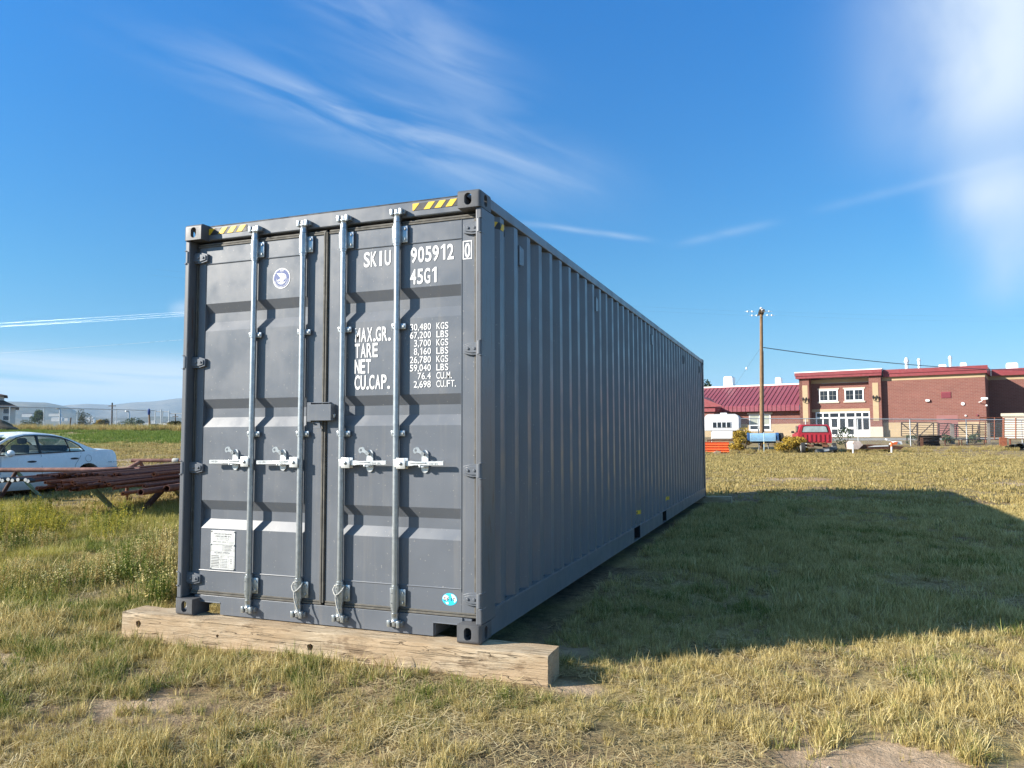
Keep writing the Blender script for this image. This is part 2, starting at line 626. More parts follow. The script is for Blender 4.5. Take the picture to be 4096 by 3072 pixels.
# ------------------------------------------------------------------ hills
def ridge(name, d0, d1, d2, tab, foot, seed, col_a, col_b, u0, u1):
    us = np.linspace(u0, u1, 220)
    ds = np.concatenate([np.linspace(d0, d1, 40), np.linspace(d1, d2, 12)[1:]])
    U, D = np.meshgrid(us, ds, indexing='ij')
    crest = (1740 - lerp(U, tab)) / FPX * d1 + CAM[2]
    t = np.where(D < d1, (D - d0) / (d1 - d0), 1 - (D - d1) / (d2 - d1))
    XY = np.array(CAM[:2]) + (np.array([FXY.x, FXY.y]) + np.array([RXY.x, RXY.y]) * ((U[..., None] - 2048) / FPX)) * D[..., None]
    e = t ** 1.25
    rough = sum((hash_noise(XY[..., 0] + seed, XY[..., 1], s) - .5) * s * .12 for s in (1400, 700, 350, 170)) * np.clip(4 * t * (1.02 - t), 0, 1) ** .7
    Z = foot + (crest - foot) * e + rough
    n, m = U.shape
    v = np.concatenate([XY, Z[..., None]], -1).reshape(-1, 3)
    i, j = np.meshgrid(np.arange(n - 1), np.arange(m - 1), indexing='ij')
    f = np.stack([i * m + j, (i + 1) * m + j, (i + 1) * m + j + 1, i * m + j + 1], -1).reshape(-1, 4)
    me = bpy.data.meshes.new(name)
    me.from_pydata(v.tolist(), [], f.tolist())
    me.polygons.foreach_set('use_smooth', [True] * len(me.polygons))
    mt = NT(name + '_scrub')
    p = mt.wcoord()
    c = mt.ramp(mt.noise(p, .004, 8, .65), [(.35, col_a), (.62, col_b)])
    c = mt.mix(mt.rng(mt.noise(p, .02, 6, .7), .52, .64, 0, .6), c, tuple(x * .45 for x in col_a))
    mt.base(c)
    mt.set(.95, 0, .1)
    return tag(link(name, me, mt.m), kind='structure')
ridge('hills', 2300, 5200, 7500, [(-900, 1590), (29, 1600), (86, 1602), (186, 1608), (275, 1632), (345, 1668), (430, 1700), (700, 1712), (2600, 1720)], -40, 0, (.085, .085, .055), (.19, .165, .11), -900, 1700)
ridge('far_hills', 4500, 7600, 9500, [(-900, 1640), (200, 1640), (275, 1627), (344, 1622), (400, 1626), (448, 1628), (490, 1621), (542, 1612), (630, 1604), (720, 1592), (900, 1588), (1500, 1600), (2800, 1630)], -45, 5000, (.13, .115, .08), (.25, .21, .15), -900, 2700)

# ------------------------------------------------------------------ grass
def blade_material(name, stops, green, g_lo, g_hi, trans=.35):
    t = NT(name)
    a = t.n('ShaderNodeAttribute', attribute_name='tone')
    oi = t.n('ShaderNodeObjectInfo')
    p = t.wcoord()
    f = t.math('ADD', t.math('MULTIPLY', a.outputs['Fac'], .62), t.math('MULTIPLY', oi.outputs['Random'], .38))
    c = t.ramp(f, stops)
    gm = t.math('ADD', t.math('MULTIPLY', t.noise(p, .6, 3, .6), .42), t.math('MULTIPLY', t.noise(p, 2.9, 4, .6), .50))
    gm = t.math('ADD', t.math('ADD', gm, t.math('MULTIPLY', oi.outputs['Random'], .12)), t.math('MULTIPLY', a.outputs['Fac'], -.10))
    s_ = t.n('ShaderNodeSeparateXYZ')
    t.l(p, s_.inputs[0])
    gm = t.math('ADD', gm, t.rng(s_.outputs[0], -3., 4.5, .012, -.040))      # greener on the weedy left of the yard
    c = t.mix(t.rng(gm, g_lo, g_hi), c, t.ramp(f, green))
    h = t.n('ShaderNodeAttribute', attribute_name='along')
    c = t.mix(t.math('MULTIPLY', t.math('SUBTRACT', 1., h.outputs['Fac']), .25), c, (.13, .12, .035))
    t.base(c)
    t.set(.6, 0, .25)
    tr = t.n('ShaderNodeBsdfTranslucent')
    t.l(c, tr.inputs['Color'])
    mx = t.n('ShaderNodeMixShader')
    mx.inputs[0].default_value = trans
    t.l(t.b.outputs[0], mx.inputs[1])
    t.l(tr.outputs[0], mx.inputs[2])
    t.l(mx.outputs[0], t.t.nodes['Material Output'].inputs['Surface'])
    return t.m
STRAW = [(.0, (.13, .088, .030)), (.3, (.39, .295, .105)), (.6, (.68, .545, .225)), (1., (.90, .79, .46))]
GREEN = [(.0, (.035, .065, .010)), (.4, (.10, .155, .022)), (.75, (.27, .30, .06)), (1., (.62, .55, .20))]
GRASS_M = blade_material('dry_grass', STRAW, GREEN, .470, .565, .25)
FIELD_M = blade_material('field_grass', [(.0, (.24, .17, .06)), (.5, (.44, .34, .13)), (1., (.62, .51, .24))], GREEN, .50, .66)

def clump_mesh(name, n, spread, h0, h1, width, lean, rng, seg=3, flat=.12):
    """a tuft of bent blades; attribute tone = blade colour, along = height along the blade"""
    vs, fs, tone, along = [], [], [], []
    for _ in range(n):
        r = spread * math.sqrt(rng.random())
        a = rng.random() * 2 * math.pi
        bx, by = r * math.cos(a), r * math.sin(a)
        h = h0 + (h1 - h0) * rng.random() ** 1.3
        la = a + rng.normal(0, .9)
        le = lean * (.25 + rng.random()) * (2.6 if rng.random() < flat else 1)
        dx, dy = math.cos(la) * le, math.sin(la) * le
        wa = rng.random() * math.pi
        wx, wy = math.cos(wa) * width * (.6 + .8 * rng.random()) / 2, math.sin(wa) * width / 2
        tn = rng.random()
        o = len(vs)
        for k in range(seg + 1):
            t = k / seg
            cx, cy = bx + dx * h * t ** 1.7, by + dy * h * t ** 1.7
            cz = h * t * math.sqrt(max(.05, 1 - min(.95, (le * t * .8) ** 2))) - .012 * (k == 0)
            wd = (1 - t) ** .6 if k < seg else 0.08
            for sg in (-1, 1):
                vs.append((cx + sg * wx * wd, cy + sg * wy * wd, cz))
                tone.append(tn)
                along.append(t)
        for k in range(seg):
            fs.append((o + 2 * k, o + 2 * k + 1, o + 2 * k + 3, o + 2 * k + 2))
    me = bpy.data.meshes.new(name)
    me.from_pydata(vs, [], fs)
    for nm, arr in (('tone', tone), ('along', along)):
        at_ = me.attributes.new(nm, 'FLOAT', 'POINT')
        at_.data.foreach_set('value', np.array(arr, dtype=np.float32))
    return me

def scatter(name, pts, scl, rots, idx, sources, m):
    """one object that sets source meshes on every point (geometry nodes)"""
    col = bpy.data.collections.new(name + '_source')
    for i, me in enumerate(sources):
        me.materials.clear()
        me.materials.append(m)
        col.objects.link(bpy.data.objects.new('%s_piece_%02d' % (name, i), me))
    me = bpy.data.meshes.new(name)
    me.vertices.add(len(pts))
    me.vertices.foreach_set('co', np.asarray(pts, dtype=np.float32).ravel())
    for nm, ty, arr in (('scl', 'FLOAT', scl), ('idx', 'INT', idx)):
        me.attributes.new(nm, ty, 'POINT').data.foreach_set('value', np.asarray(arr, dtype=np.float32 if ty == 'FLOAT' else np.int32))
    me.attributes.new('rot', 'FLOAT_VECTOR', 'POINT').data.foreach_set('vector', np.asarray(rots, dtype=np.float32).ravel())
    o = bpy.data.objects.new(name, me)
    me.materials.append(m)
    COL.objects.link(o)
    g = bpy.data.node_groups.new(name, 'GeometryNodeTree')
    g.interface.new_socket('Geometry', in_out='INPUT', socket_type='NodeSocketGeometry')
    g.interface.new_socket('Geometry', in_out='OUTPUT', socket_type='NodeSocketGeometry')
    N = g.nodes.new
    gi, go, ci, ip = N('NodeGroupInput'), N('NodeGroupOutput'), N('GeometryNodeCollectionInfo'), N('GeometryNodeInstanceOnPoints')
    ci.inputs['Collection'].default_value = col
    ci.inputs['Separate Children'].default_value = True
    ci.inputs['Reset Children'].default_value = True
    g.links.new(gi.outputs[0], ip.inputs['Points'])
    g.links.new(ci.outputs[0], ip.inputs['Instance'])
    ip.inputs['Pick Instance'].default_value = True
    for nm, ty, sock in (('idx', 'INT', 'Instance Index'), ('rot', 'FLOAT_VECTOR', 'Rotation'), ('scl', 'FLOAT', 'Scale')):
        a = N('GeometryNodeInputNamedAttribute')
        a.data_type = ty
        a.inputs['Name'].default_value = nm
        out = [s for s in a.outputs if s.enabled][0]
        g.links.new(out, ip.inputs[sock])
    g.links.new(ip.outputs[0], go.inputs[0])
    md = o.modifiers.new('scatter', 'NODES')
    md.node_group = g
    return o

def wedge_points(n, r0, r1, half=R(50), seed=0):
    g = np.random.default_rng(seed)
    r = np.sqrt(r0 * r0 + (r1 * r1 - r0 * r0) * g.random(n))
    th = -YAW + (g.random(n) * 2 - 1) * half
    x, y = CAM[0] + r * np.sin(th), CAM[1] + r * np.cos(th)
    return x, y, r, g
def keep_mask(x, y, m=0.):
    k = ~((x > -.05 - m) & (x < 2.49 + m) & (y > -.02) & (y < 12.2))
    k &= ~((x > -.50 - m) & (x < 2.93 + m) & (y > -.085 - m) & (y < .18 + m))
    k &= ~((x > 2.3) & (x < 2.98) & (y > 11.98) & (y < 12.32))
    return k
def density(x, y):
    r = np.hypot(x - CAM[0], y - CAM[1])
    q = hash_noise(x, y, .34) * .45 + hash_noise(x + 77, y, .95) * .35 + hash_noise(x - 20, y + 8, 2.3) * .2
    d = .10 + .10 * np.clip((r - 5) / 8, 0, 1) + 1.0 * np.clip((q - .33) / .26, 0, 1) ** 1.1
    for (cx, cy, r0, r1) in BARE:
        q = np.hypot(x - cx, (y - cy) * 1.3) + (hash_noise(x, y + 5, .25) - .5) * r1 * .8
        d = d * np.clip((q - r0) / (r1 - r0 + 1e-6), .02, 1)
    return d
def make_grass(name, n, r0, r1, srcs, s0, s1, m, seed, margin=0., tilt=.16, mod=None, cluster=None):
    x, y, r, g = wedge_points(n, r0, r1, seed=seed)
    k = keep_mask(x, y, margin) & (g.random(len(x)) < density(x, y))
    hc = None
    if cluster:      # several tufts crowd together, bare gaps stay between the crowds
        x, y = x[k], y[k]
        m_ = g.integers(cluster[0], cluster[1], len(x))
        hc = np.repeat(.6 + .7 * g.random(len(x)), m_)
        x, y = np.repeat(x, m_), np.repeat(y, m_)
        x = x + g.normal(0, cluster[2], len(x))
        y = y + g.normal(0, cluster[2], len(y))
        r = np.hypot(x - CAM[0], y - CAM[1])
        k = keep_mask(x, y, margin)
        hc = hc[k]
    if mod is not None:
        k &= mod(x, y, r, g)
    x, y = x[k], y[k]
    z = ground_z(x, y) - .005
    q = g.random(len(x))
    hmod = .55 + .95 * hash_noise(x + 13, y - 4, .6) ** 1.3
    scl = (s0 + (s1 - s0) * q) * (hmod if hc is None else hc * (.6 + .6 * hash_noise(x + 13, y - 4, .8)))
    rots = np.stack([g.normal(0, tilt, len(x)), g.normal(0, tilt, len(x)), g.random(len(x)) * 6.283], -1)
    o = scatter(name, np.stack([x, y, z], -1), scl, rots, g.integers(0, len(srcs), len(x)), srcs, m)
    return tag(o, kind='stuff')
g0 = np.random.default_rng(3)
near_src = [clump_mesh('tuft', int(g0.integers(10, 18)), .014 + .014 * g0.random(), .030, .075 + .055 * g0.random(), .0036, .22 + .35 * g0.random(), g0, flat=.15) for _ in range(14)]
near_src += [clump_mesh('tuft', 8, .03, .02, .06, .0036, 1.4, g0, flat=.5) for _ in range(3)]
mid_src = [clump_mesh('tuft', 40, .065 + .05 * g0.random(), .03, .085 + .05 * g0.random(), .0056, .45, g0, flat=.15) for _ in range(8)]
far_src = [clump_mesh('tuft', 46, .26, .02, .075, .020, .7, g0, seg=2) for _ in range(6)]
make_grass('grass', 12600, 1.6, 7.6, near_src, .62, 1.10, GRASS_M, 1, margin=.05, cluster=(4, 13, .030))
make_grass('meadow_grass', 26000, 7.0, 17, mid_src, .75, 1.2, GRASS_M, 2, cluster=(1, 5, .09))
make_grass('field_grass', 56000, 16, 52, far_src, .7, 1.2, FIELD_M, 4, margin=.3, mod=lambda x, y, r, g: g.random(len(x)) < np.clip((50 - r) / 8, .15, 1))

def litter_mesh(name, n, spread, rng):
    """dead straw lying flat"""
    vs, fs, tone, along = [], [], [], []
    for _ in range(n):
        a, r, b = rng.random() * 6.283, spread * math.sqrt(rng.random()), rng.random() * 6.283
        x, y, l, wd = r * math.cos(a), r * math.sin(a), .02 + .06 * rng.random(), .0008 + .0010 * rng.random()
        z0, z1 = .004 + .016 * rng.random(), .004 + .022 * rng.random()
        dx, dy = math.cos(b) * l / 2, math.sin(b) * l / 2
        k = len(vs)
        vs += [(x - dx + math.sin(b) * wd, y - dy - math.cos(b) * wd, z0), (x - dx - math.sin(b) * wd, y - dy + math.cos(b) * wd, z0), (x + dx - math.sin(b) * wd, y + dy + math.cos(b) * wd, z1), (x + dx + math.sin(b) * wd, y + dy - math.cos(b) * wd, z1)]
        fs.append((k, k + 1, k + 2, k + 3))
        tone += [.35 + .65 * rng.random()] * 4
        along += [1.] * 4
    me = bpy.data.meshes.new(name)
    me.from_pydata(vs, [], fs)
    for nm, arr in (('tone', tone), ('along', along)):
        me.attributes.new(nm, 'FLOAT', 'POINT').data.foreach_set('value', np.array(arr, dtype=np.float32))
    return me
LITTER_M = blade_material('dead_straw', [(.0, (.16, .11, .05)), (.4, (.36, .27, .13)), (.8, (.58, .47, .26)), (1., (.72, .62, .38))], [(.0, (.20, .16, .08)), (1., (.5, .42, .25))], .6, .9, .2)
def litter_pts(n, r0, r1, seed):
    x, y, r, g = wedge_points(n, r0, r1, seed=seed)
    k = keep_mask(x, y, .02) & (g.random(len(x)) < .1 + .9 * hash_noise(x + 41, y, .6))
    for (cx, cy, q0, q1) in BARE[:9]:
        k &= (np.hypot(x - cx, (y - cy) * 1.3) > q1 * 1.05) | (g.random(len(x)) < .08)
    return x[k], y[k], g
x, y, g = litter_pts(12000, 1.6, 9, 51)
lit = scatter('straw_litter', np.stack([x, y, ground_z(x, y)], -1), .7 + .8 * g.random(len(x)), np.stack([g.normal(0, .08, len(x)), g.normal(0, .08, len(x)), g.random(len(x)) * 6.283], -1), g.integers(0, 5, len(x)), [litter_mesh('straw', 26, .11, g0) for _ in range(5)], LITTER_M)
tag(lit, kind='stuff')

def stone_mesh(name, rng):
    m = MB().ball((0, 0, 0), 1., 9, 6)
    a, b, c = .7 + .6 * rng.random(), .7 + .5 * rng.random(), .45 + .3 * rng.random()
    vs = []
    for v in m.v:
        k = 1 + .22 * (float(hash_noise(v.x * 2 + a * 9, v.y * 2 + v.z * 3, .8)) - .5)
        vs.append((v.x * a * k, v.y * b * k, v.z * c * k))
    me = bpy.data.meshes.new(name)
    me.from_pydata(vs, [], m.f)
    me.polygons.foreach_set('use_smooth', [True] * len(me.polygons))
    for nm in ('tone', 'along'):
        me.attributes.new(nm, 'FLOAT', 'POINT')
    return me
STONE_M = mat('pale_field_stone', (.42, .35, .27), .9, 0, .3, 30, bump=.4, bscale=60)
x, y, r_, g = wedge_points(420, 1.8, 6.5, seed=61)
k = keep_mask(x, y, .02) & (hash_noise(x + 3, y, .5) > .35)
near_bare = np.min([np.hypot(x - q[0], y - q[1]) / (q[3] + .15) for q in BARE[:9]], axis=0)
k &= (near_bare < 1.2) | (g.random(len(x)) < .25)
x, y = x[k], y[k]
tag(scatter('field_stones', np.stack([x, y, ground_z(x, y) + .002], -1), .004 + .016 * g.random(len(x)) ** 2.5, np.stack([g.normal(0, .4, len(x)), g.normal(0, .4, len(x)), g.random(len(x)) * 6.283], -1), g.integers(0, 5, len(x)), [stone_mesh('stone', g0) for _ in range(5)], STONE_M), kind='stuff')

# ------------------------------------------------------------------ shipping container
W, L, H, D = 2.438, 12.192, 2.896, .090
def paint_material(name, col, rough):
    t = NT(name)
    p = t.wcoord()
    c = t.ramp(t.noise(p, 1.6, 5, .6), [(.3, tuple(x * .94 for x in col)), (.7, tuple(x * 1.06 for x in col))])
    # rain streaks and wind-blown dust
    st = t.noise(t.wcoord((9, 9, .35)), 2.2, 5, .6)
    c = t.mix(t.rng(st, .52, .75, 0, .16), c, (.30, .27, .23))
    sp = t.noise(p, 70., 3, .5)
    c = t.mix(t.rng(sp, .705, .74, 0, .5), c, (.5, .46, .40))
    sc = t.noise(t.wcoord((30, 30, 5)), 1.2, 6, .75, 2.)
    c = t.mix(t.rng(sc, .68, .71, 0, .35), c, (.10, .085, .075))
    t.base(c)
    t.set(rough, 0, .5)
    rr = t.rng(t.noise(p, 5., 5), .3, .7, rough - .06, rough + .1)
    t.l(rr, t.b.inputs['Roughness'])
    b1 = t.bump(t.noise(p, 260., 2), .05, .002)
    t.bump(t.noise(p, 2.1, 3), .12, .012, b1)
    return t.m
PAINT = paint_material('grey_paint', (.128, .141, .163), .34)
def scuffed_material():
    t = NT('grey_paint_scuffed')
    p = t.wcoord()
    c = t.ramp(t.noise(p, 3., 5, .6), [(.3, (.115, .122, .136)), (.7, (.13, .138, .153))])
    a = t.noise(t.wcoord((26, 26, 2.2)), 1.3, 7, .7, 1.2)
    b = t.noise(p, 1.6, 4, .6)
    f = t.math('MULTIPLY', t.rng(a, .54, .62), t.rng(b, .42, .60))
    c = t.mix(t.math('MULTIPLY', f, .85), c, (.10, .058, .040))
    sc = t.noise(t.wcoord((7, 7, 7)), 3.1, 3, .5, 3.5)
    c = t.mix(t.math('MULTIPLY', t.rng(t.math('ABSOLUTE', t.math('SUBTRACT', sc, .5)), .0, .006, 1, 0), t.rng(b, .5, .62, 0, .6)), c, (.30, .28, .26))
    t.base(c)
    t.set(.38, 0, .5)
    t.bump(a, .12, .003)
    return t.m
SCUFF = scuffed_material()
def cast_material():
    t = NT('grey_paint_on_cast_steel')
    p = t.wcoord()
    c = t.ramp(t.noise(p, 8., 5), [(.3, (.085, .087, .094)), (.7, (.115, .118, .126))])
    c = t.mix(t.rng(t.noise(p, 9., 8, .7), .60, .70, 0, .8), c, (.10, .045, .022))
    t.base(c)
    t.set(.5, 0, .4)
    t.bump(t.noise(p, 60., 4), .15, .004)
    return t.m
CAST = cast_material()
RUBBER = mat('door_rubber', (.105, .098, .085), .75, 0, .25, 9, (.22, .20, .16), .4)
NEARBLACK = mat('near_black', (.012, .012, .014), .7, 0, .2, 6)
GALV = NT('galvanised_steel')
_p = GALV.wcoord()
GALV.base(GALV.ramp(GALV.noise(_p, 26., 5, .6), [(.3, (.36, .39, .41)), (.7, (.52, .55, .57))]))
GALV.set(.36, .8, .5)
GALV.bump(GALV.noise(_p, 90., 3), .08, .002)
GALV = GALV.m
ZINC = mat('zinc_plated_steel', (.70, .72, .72), .34, .45, .12, 14)
WHITE = mat('white_lettering', (.80, .80, .79), .5, 0, .04, 8)
YELLOW = mat('yellow_sticker', (.80, .50, .02), .5, 0, .06, 8)
BLACK = mat('black_sticker', (.025, .025, .027), .5, 0, .1, 8)
BOLT = mat('dull_bolt_steel', (.30, .32, .33), .4, .6, .15, 20)

cont = thing('shipping_container', 'long dark grey corrugated steel shipping container with closed double doors and white lettering', 'shipping container')

# corner castings: rounded hollow blocks with oval holes, cut once and mirrored to the eight corners
def oval(c, hx, hz, depth, axis):
    b = MB()
    pts = []
    for k in range(24):
        a = 2 * math.pi * k / 24
        r = min(hx, hz)
        ex, ez = max(0, hx - r), max(0, hz - r)
        ca, sa = math.cos(a), math.sin(a)
        pts.append((c[0] + r * ca + math.copysign(ex, ca), c[1] + r * sa + math.copysign(ez, sa)))
    return b.prism(pts, depth[0], depth[1], axis)
def casting_mesh():
    b = MB()
    bm = bmesh.new()
    bmesh.ops.create_cube(bm, size=1)
    for v in bm.verts:
        v.co = Vector((.081 + v.co.x * .162, .089 + v.co.y * .178, .059 + v.co.z * .118))
    e = [q for q in bm.edges if all(v.co.x < .01 and v.co.y < .01 for v in q.verts)]
    e += [q for q in bm.edges if all(v.co.z < .001 and v.co.y < .01 for v in q.verts) or all(v.co.z < .001 and v.co.x < .01 for v in q.verts)]
    bmesh.ops.bevel(bm, geom=e, offset=.022, segments=4, profile=.5, affect='EDGES')
    bm.verts.index_update()
    b.add([v.co.copy() for v in bm.verts], [[v.index for v in f.verts] for f in bm.faces])
    bm.free()
    inner = MB().box(.030, .135, .030, .150, .028, .095)
    return boolcut(b, [inner, oval((.089, .062), .026, .040, (-.1, .05), 'y'), oval((.089, .062), .026, .040, (-.1, .05), 'x'), oval((.089, .089), .030, .058, (-.1, .05), 'z')])
cm = casting_mesh()
for sx in (0, 1):
    for sy in (0, 1):
        for sz in (0, 1):
            me = cm.copy()
            me.transform(Matrix(((1 - 2 * sx, 0, 0, sx * W), (0, 1 - 2 * sy, 0, sy * L), (0, 0, 1 - 2 * sz, sz * H), (0, 0, 0, 1))))
            if (sx + sy + sz) % 2:
                me.flip_normals()
            o = link('corner_casting', me, CAST, cont, smooth=35)
# posts, header, sill, rails
for sx in (0, 1):
    f = (lambda a, b: (W - b, W - a)) if sx else (lambda a, b: (a, b))
    m = MB()
    x0, x1 = f(0, .042); m.box(x0, x1, .018, .25, .118, H - .118)
    x0, x1 = f(.042, .125); m.box(x0, x1, .135, .25, .118, H - .118)
    m.build('corner_post', SCUFF, cont, bevel=.008)
    m = MB()
    x0, x1 = f(.004, .16); m.box(x0, x1, L - .16, L - .006, .118, H - .118)
    m.build('corner_post', SCUFF, cont, bevel=.008)
hd = MB()
hd.prism([(.084, 2.790), (.090, 2.782), (.14, 2.778), (.14, 2.886), (.086, 2.886), (.084, 2.882)], .150, W - .150, 'x')
hdo = hd.build('door_header', PAINT, cont, bevel=.003)
MB().box(.162, W - .162, .090, .17, 2.8865, 2.8958).build('header_top_strip', NEARBLACK, cont)  # near-black strip along the top edge of the header
sill = MB()
PKL, PKR = .345, 2.070
sill.prism([(.162, .090), (PKL, .090), (PKL, .006), (PKR, .006), (PKR, .094), (W - .162, .094), (W - .162, .138), (.162, .138)], .084, .092, 'y')
sill.box(.100, W - .100, .0925, .14, .118, .137)
sill.box(PKL - .009, PKL - .001, .0925, .32, .008, .089)
sill.box(PKR + .001, PKR + .009, .0925, .32, .008, .093)
for x0, x1, z in ((.150, PKL, .090), (PKR, W - .150, .094)):   # weld beads round the two gooseneck pockets
    sill.tube([(x0, .084, z), (x1, .084, z)], .005, 6)
sill.build('door_sill', PAINT, cont, bevel=.003)
for sx in (0, 1):
    f = (lambda a, b: (W - b, W - a)) if sx else (lambda a, b: (a, b))
    x0, x1 = f(.004, .062)
    MB().box(x0, x1, .178, L - .178, 2.806, 2.878).build('top_rail', PAINT, cont, bevel=.006)
    br = MB()
    segs = [(.178, 4.725), (5.09, 6.745), (7.095, L - .178)]
    a0, a1 = f(.006, .012)
    for y0, y1 in segs:
        br.box(a0, a1, y0, y1, .022, .176)
    x0, x1 = f(.006, .050)
    br.box(x0, x1, .178, L - .178, .1765, .184)
    br.box(x0, x1, .178, L - .178, .014, .0215)
    bo = br.build('bottom_rail', PAINT, cont, bevel=.0015)
    x0, x1 = f(.0125, .36)
    for y0, y1 in ((4.725, 5.09), (6.745, 7.095)):
        fp = MB()
        fp.box(x0, x1, y0 - .006, y0 - .0005, .022, .176).box(x0, x1, y1 + .0005, y1 + .006, .022, .176)
        xb0, xb1 = f(.33, .335)
        fp.box(xb0, xb1, y0 - .006, y1 + .006, .022, .176)
        fp.build('fork_pocket', NEARBLACK, bo)

# corrugated side walls
PIT = .2782
def corr_path(y0=.25, y1=L - .17, first=.372):
    """(y, depth) of the corrugation: outer flat .072, slope .068, inner flat .070, slope .068"""
    pts = [(y0, .0)] if first - .068 - .070 - .068 < y0 - .01 else []
    k = 0
    yy = first - PIT
    out = []
    while yy < y1:
        out += [(yy, 0), (yy + .072, 0), (yy + .140, .043), (yy + .210, .043)]
        yy += PIT
    # clip to y0..y1
    res = []
    for (a, da), (b, db) in zip(out[:-1], out[1:]):
        if b <= y0 or a >= y1:
            continue
        if not res:
            t = max(0, (y0 - a) / (b - a))
            res.append((max(a, y0), da + (db - da) * t))
        if b > y1:
            t = (y1 - a) / (b - a)
            res.append((y1, da + (db - da) * t))
        else:
            res.append((b, db))
    return res
CP = corr_path()
def corr_x(sx, d, off=0.):
    x = .012 + d - off
    return W - x if sx else x
for sx in (0, 1):
    p = [(corr_x(sx, d), y) for y, d in CP]
    q = [(corr_x(sx, d + .0025), y) for y, d in reversed(CP)]
    m = MB()
    n = len(p)
    vs = [(x, y, z) for z in (.1845, 2.8055) for x, y in p]
    m.add(vs, [(i, i + 1, n + i + 1, n + i) for i in range(n - 1)])
    vs = [(x + (-.003 if sx else .003), y, z) for z in (.1845, 2.8055) for x, y in p]
    m.add(vs, [(i, n + i, n + i + 1, i + 1) for i in range(n - 1)])
    wall = m.build('side_wall', PAINT, cont)
    if sx:
        side_wall = wall
m = MB()
xs = np.linspace(.16, W - .16, 45)
pp = [(x, L - .03 - .03 * (1 if i % 4 in (1, 2) else 0)) for i, x in enumerate(xs)]
n = len(pp)
m.add([(x, y, z) for z in (.15, H - .12) for x, y in pp], [(i, i + 1, n + i + 1, n + i) for i in range(n - 1)])
m.box(.16, W - .16, L - .10, L - .01, H - .12, H - .02).box(.16, W - .16, L - .10, L - .01, .01, .15)
m.build('end_wall', PAINT, cont)
m = MB()
ys = np.arange(.11, L - .1, .07)
m.add([(x, y, 2.868 + .012 * (1 if i % 3 == 1 else 0)) for i, y in enumerate(ys) for x in (.0625, W - .0625)], [(2 * i, 2 * i + 1, 2 * i + 3, 2 * i + 2) for i in range(len(ys) - 1)])
m.build('roof', PAINT, cont)
m = MB().box(.055, W - .055, .16, L - .11, .150, .172)
for y in np.arange(.6, L - .3, .3):
    if not (4.6 < y < 5.2 or 6.6 < y < 7.2):
        m.box(.34, W - .34, y, y + .045, .03, .15)
m.build('floor', NEARBLACK, cont)

# stickers that follow the corrugation of the right wall
def on_wall(poly, off, z_of=None):
    """polygon given in (y, z) cut along the corrugation's fold lines and laid on the wall"""
    folds = sorted({y for y, d in CP})
    m = MB()
    ys = [p[0] for p in poly]
    cuts = [min(ys)] + [f for f in folds if min(ys) + 1e-4 < f < max(ys) - 1e-4] + [max(ys)]
    for a, b in zip(cuts[:-1], cuts[1:]):
        q = clip(clip(poly, a, 1), b, -1)
        if len(q) > 2:
            m.add([(corr_x(1, float(np.interp(y, [c[0] for c in CP], [c[1] for c in CP])), off), y, z) for y, z in q], [list(range(len(q)))])
    return m
def clip(poly, v, s):
    out = []
    for i in range(len(poly)):
        a, b = poly[i], poly[(i + 1) % len(poly)]
        ia, ib = (a[0] - v) * s >= -1e-9, (b[0] - v) * s >= -1e-9
        if ia:
            out.append(a)
        if ia != ib:
            t = (v - a[0]) / (b[0] - a[0])
            out.append((v, a[1] + (b[1] - a[1]) * t))
    return out
def merge(ms):
    r = MB()
    for q in ms:
        r.add(q.v, q.f)
    return r
hz = on_wall([(.255, 2.716), (.572, 2.716), (.572, 2.766), (.255, 2.766)], .0012).build('hazard_stripe', BLACK, side_wall, label='black and yellow hazard sticker on the corrugation')
merge([on_wall([(y, 2.7165), (y + .055, 2.7165), (y + .085, 2.7655), (y + .03, 2.7655)], .0024) for y in (.27, .375, .455)]).build('yellow_bar', YELLOW, hz)
for y0, y1 in ((4.93, 5.30), (7.06, 7.43)):
    lb = on_wall([(y0, .310), (y1, .310), (y1, .358), (y0, .358)], .0012).build('handling_sticker', YELLOW, side_wall, label='small yellow sticker with black capitals above a fork pocket')
    parts = []
    tm, wd = text_mesh('EMPTY', .034, .060, 0.012, .8)
    for f in tm.f:
        parts.append(on_wall([(y0 + .035 + tm.v[i].x, .317 + tm.v[i].z) for i in f], .0024))
    merge([q for q in parts if q.v]).build('lettering', BLACK, lb)
for y in (.735, 2.98, 6.09, 9.21, 11.45):     # ventilator boxes
    m = MB()
    m.prism([(y + .03, 2.55), (y + .125, 2.565), (y + .125, 2.685), (y + .03, 2.70)], W - .053, W - .012, 'x')
    m.box(W - .0555, W - .0532, y + .012, y + .14, 2.53, 2.725)
    m.build('vent', PAINT, side_wall, bevel=.004)

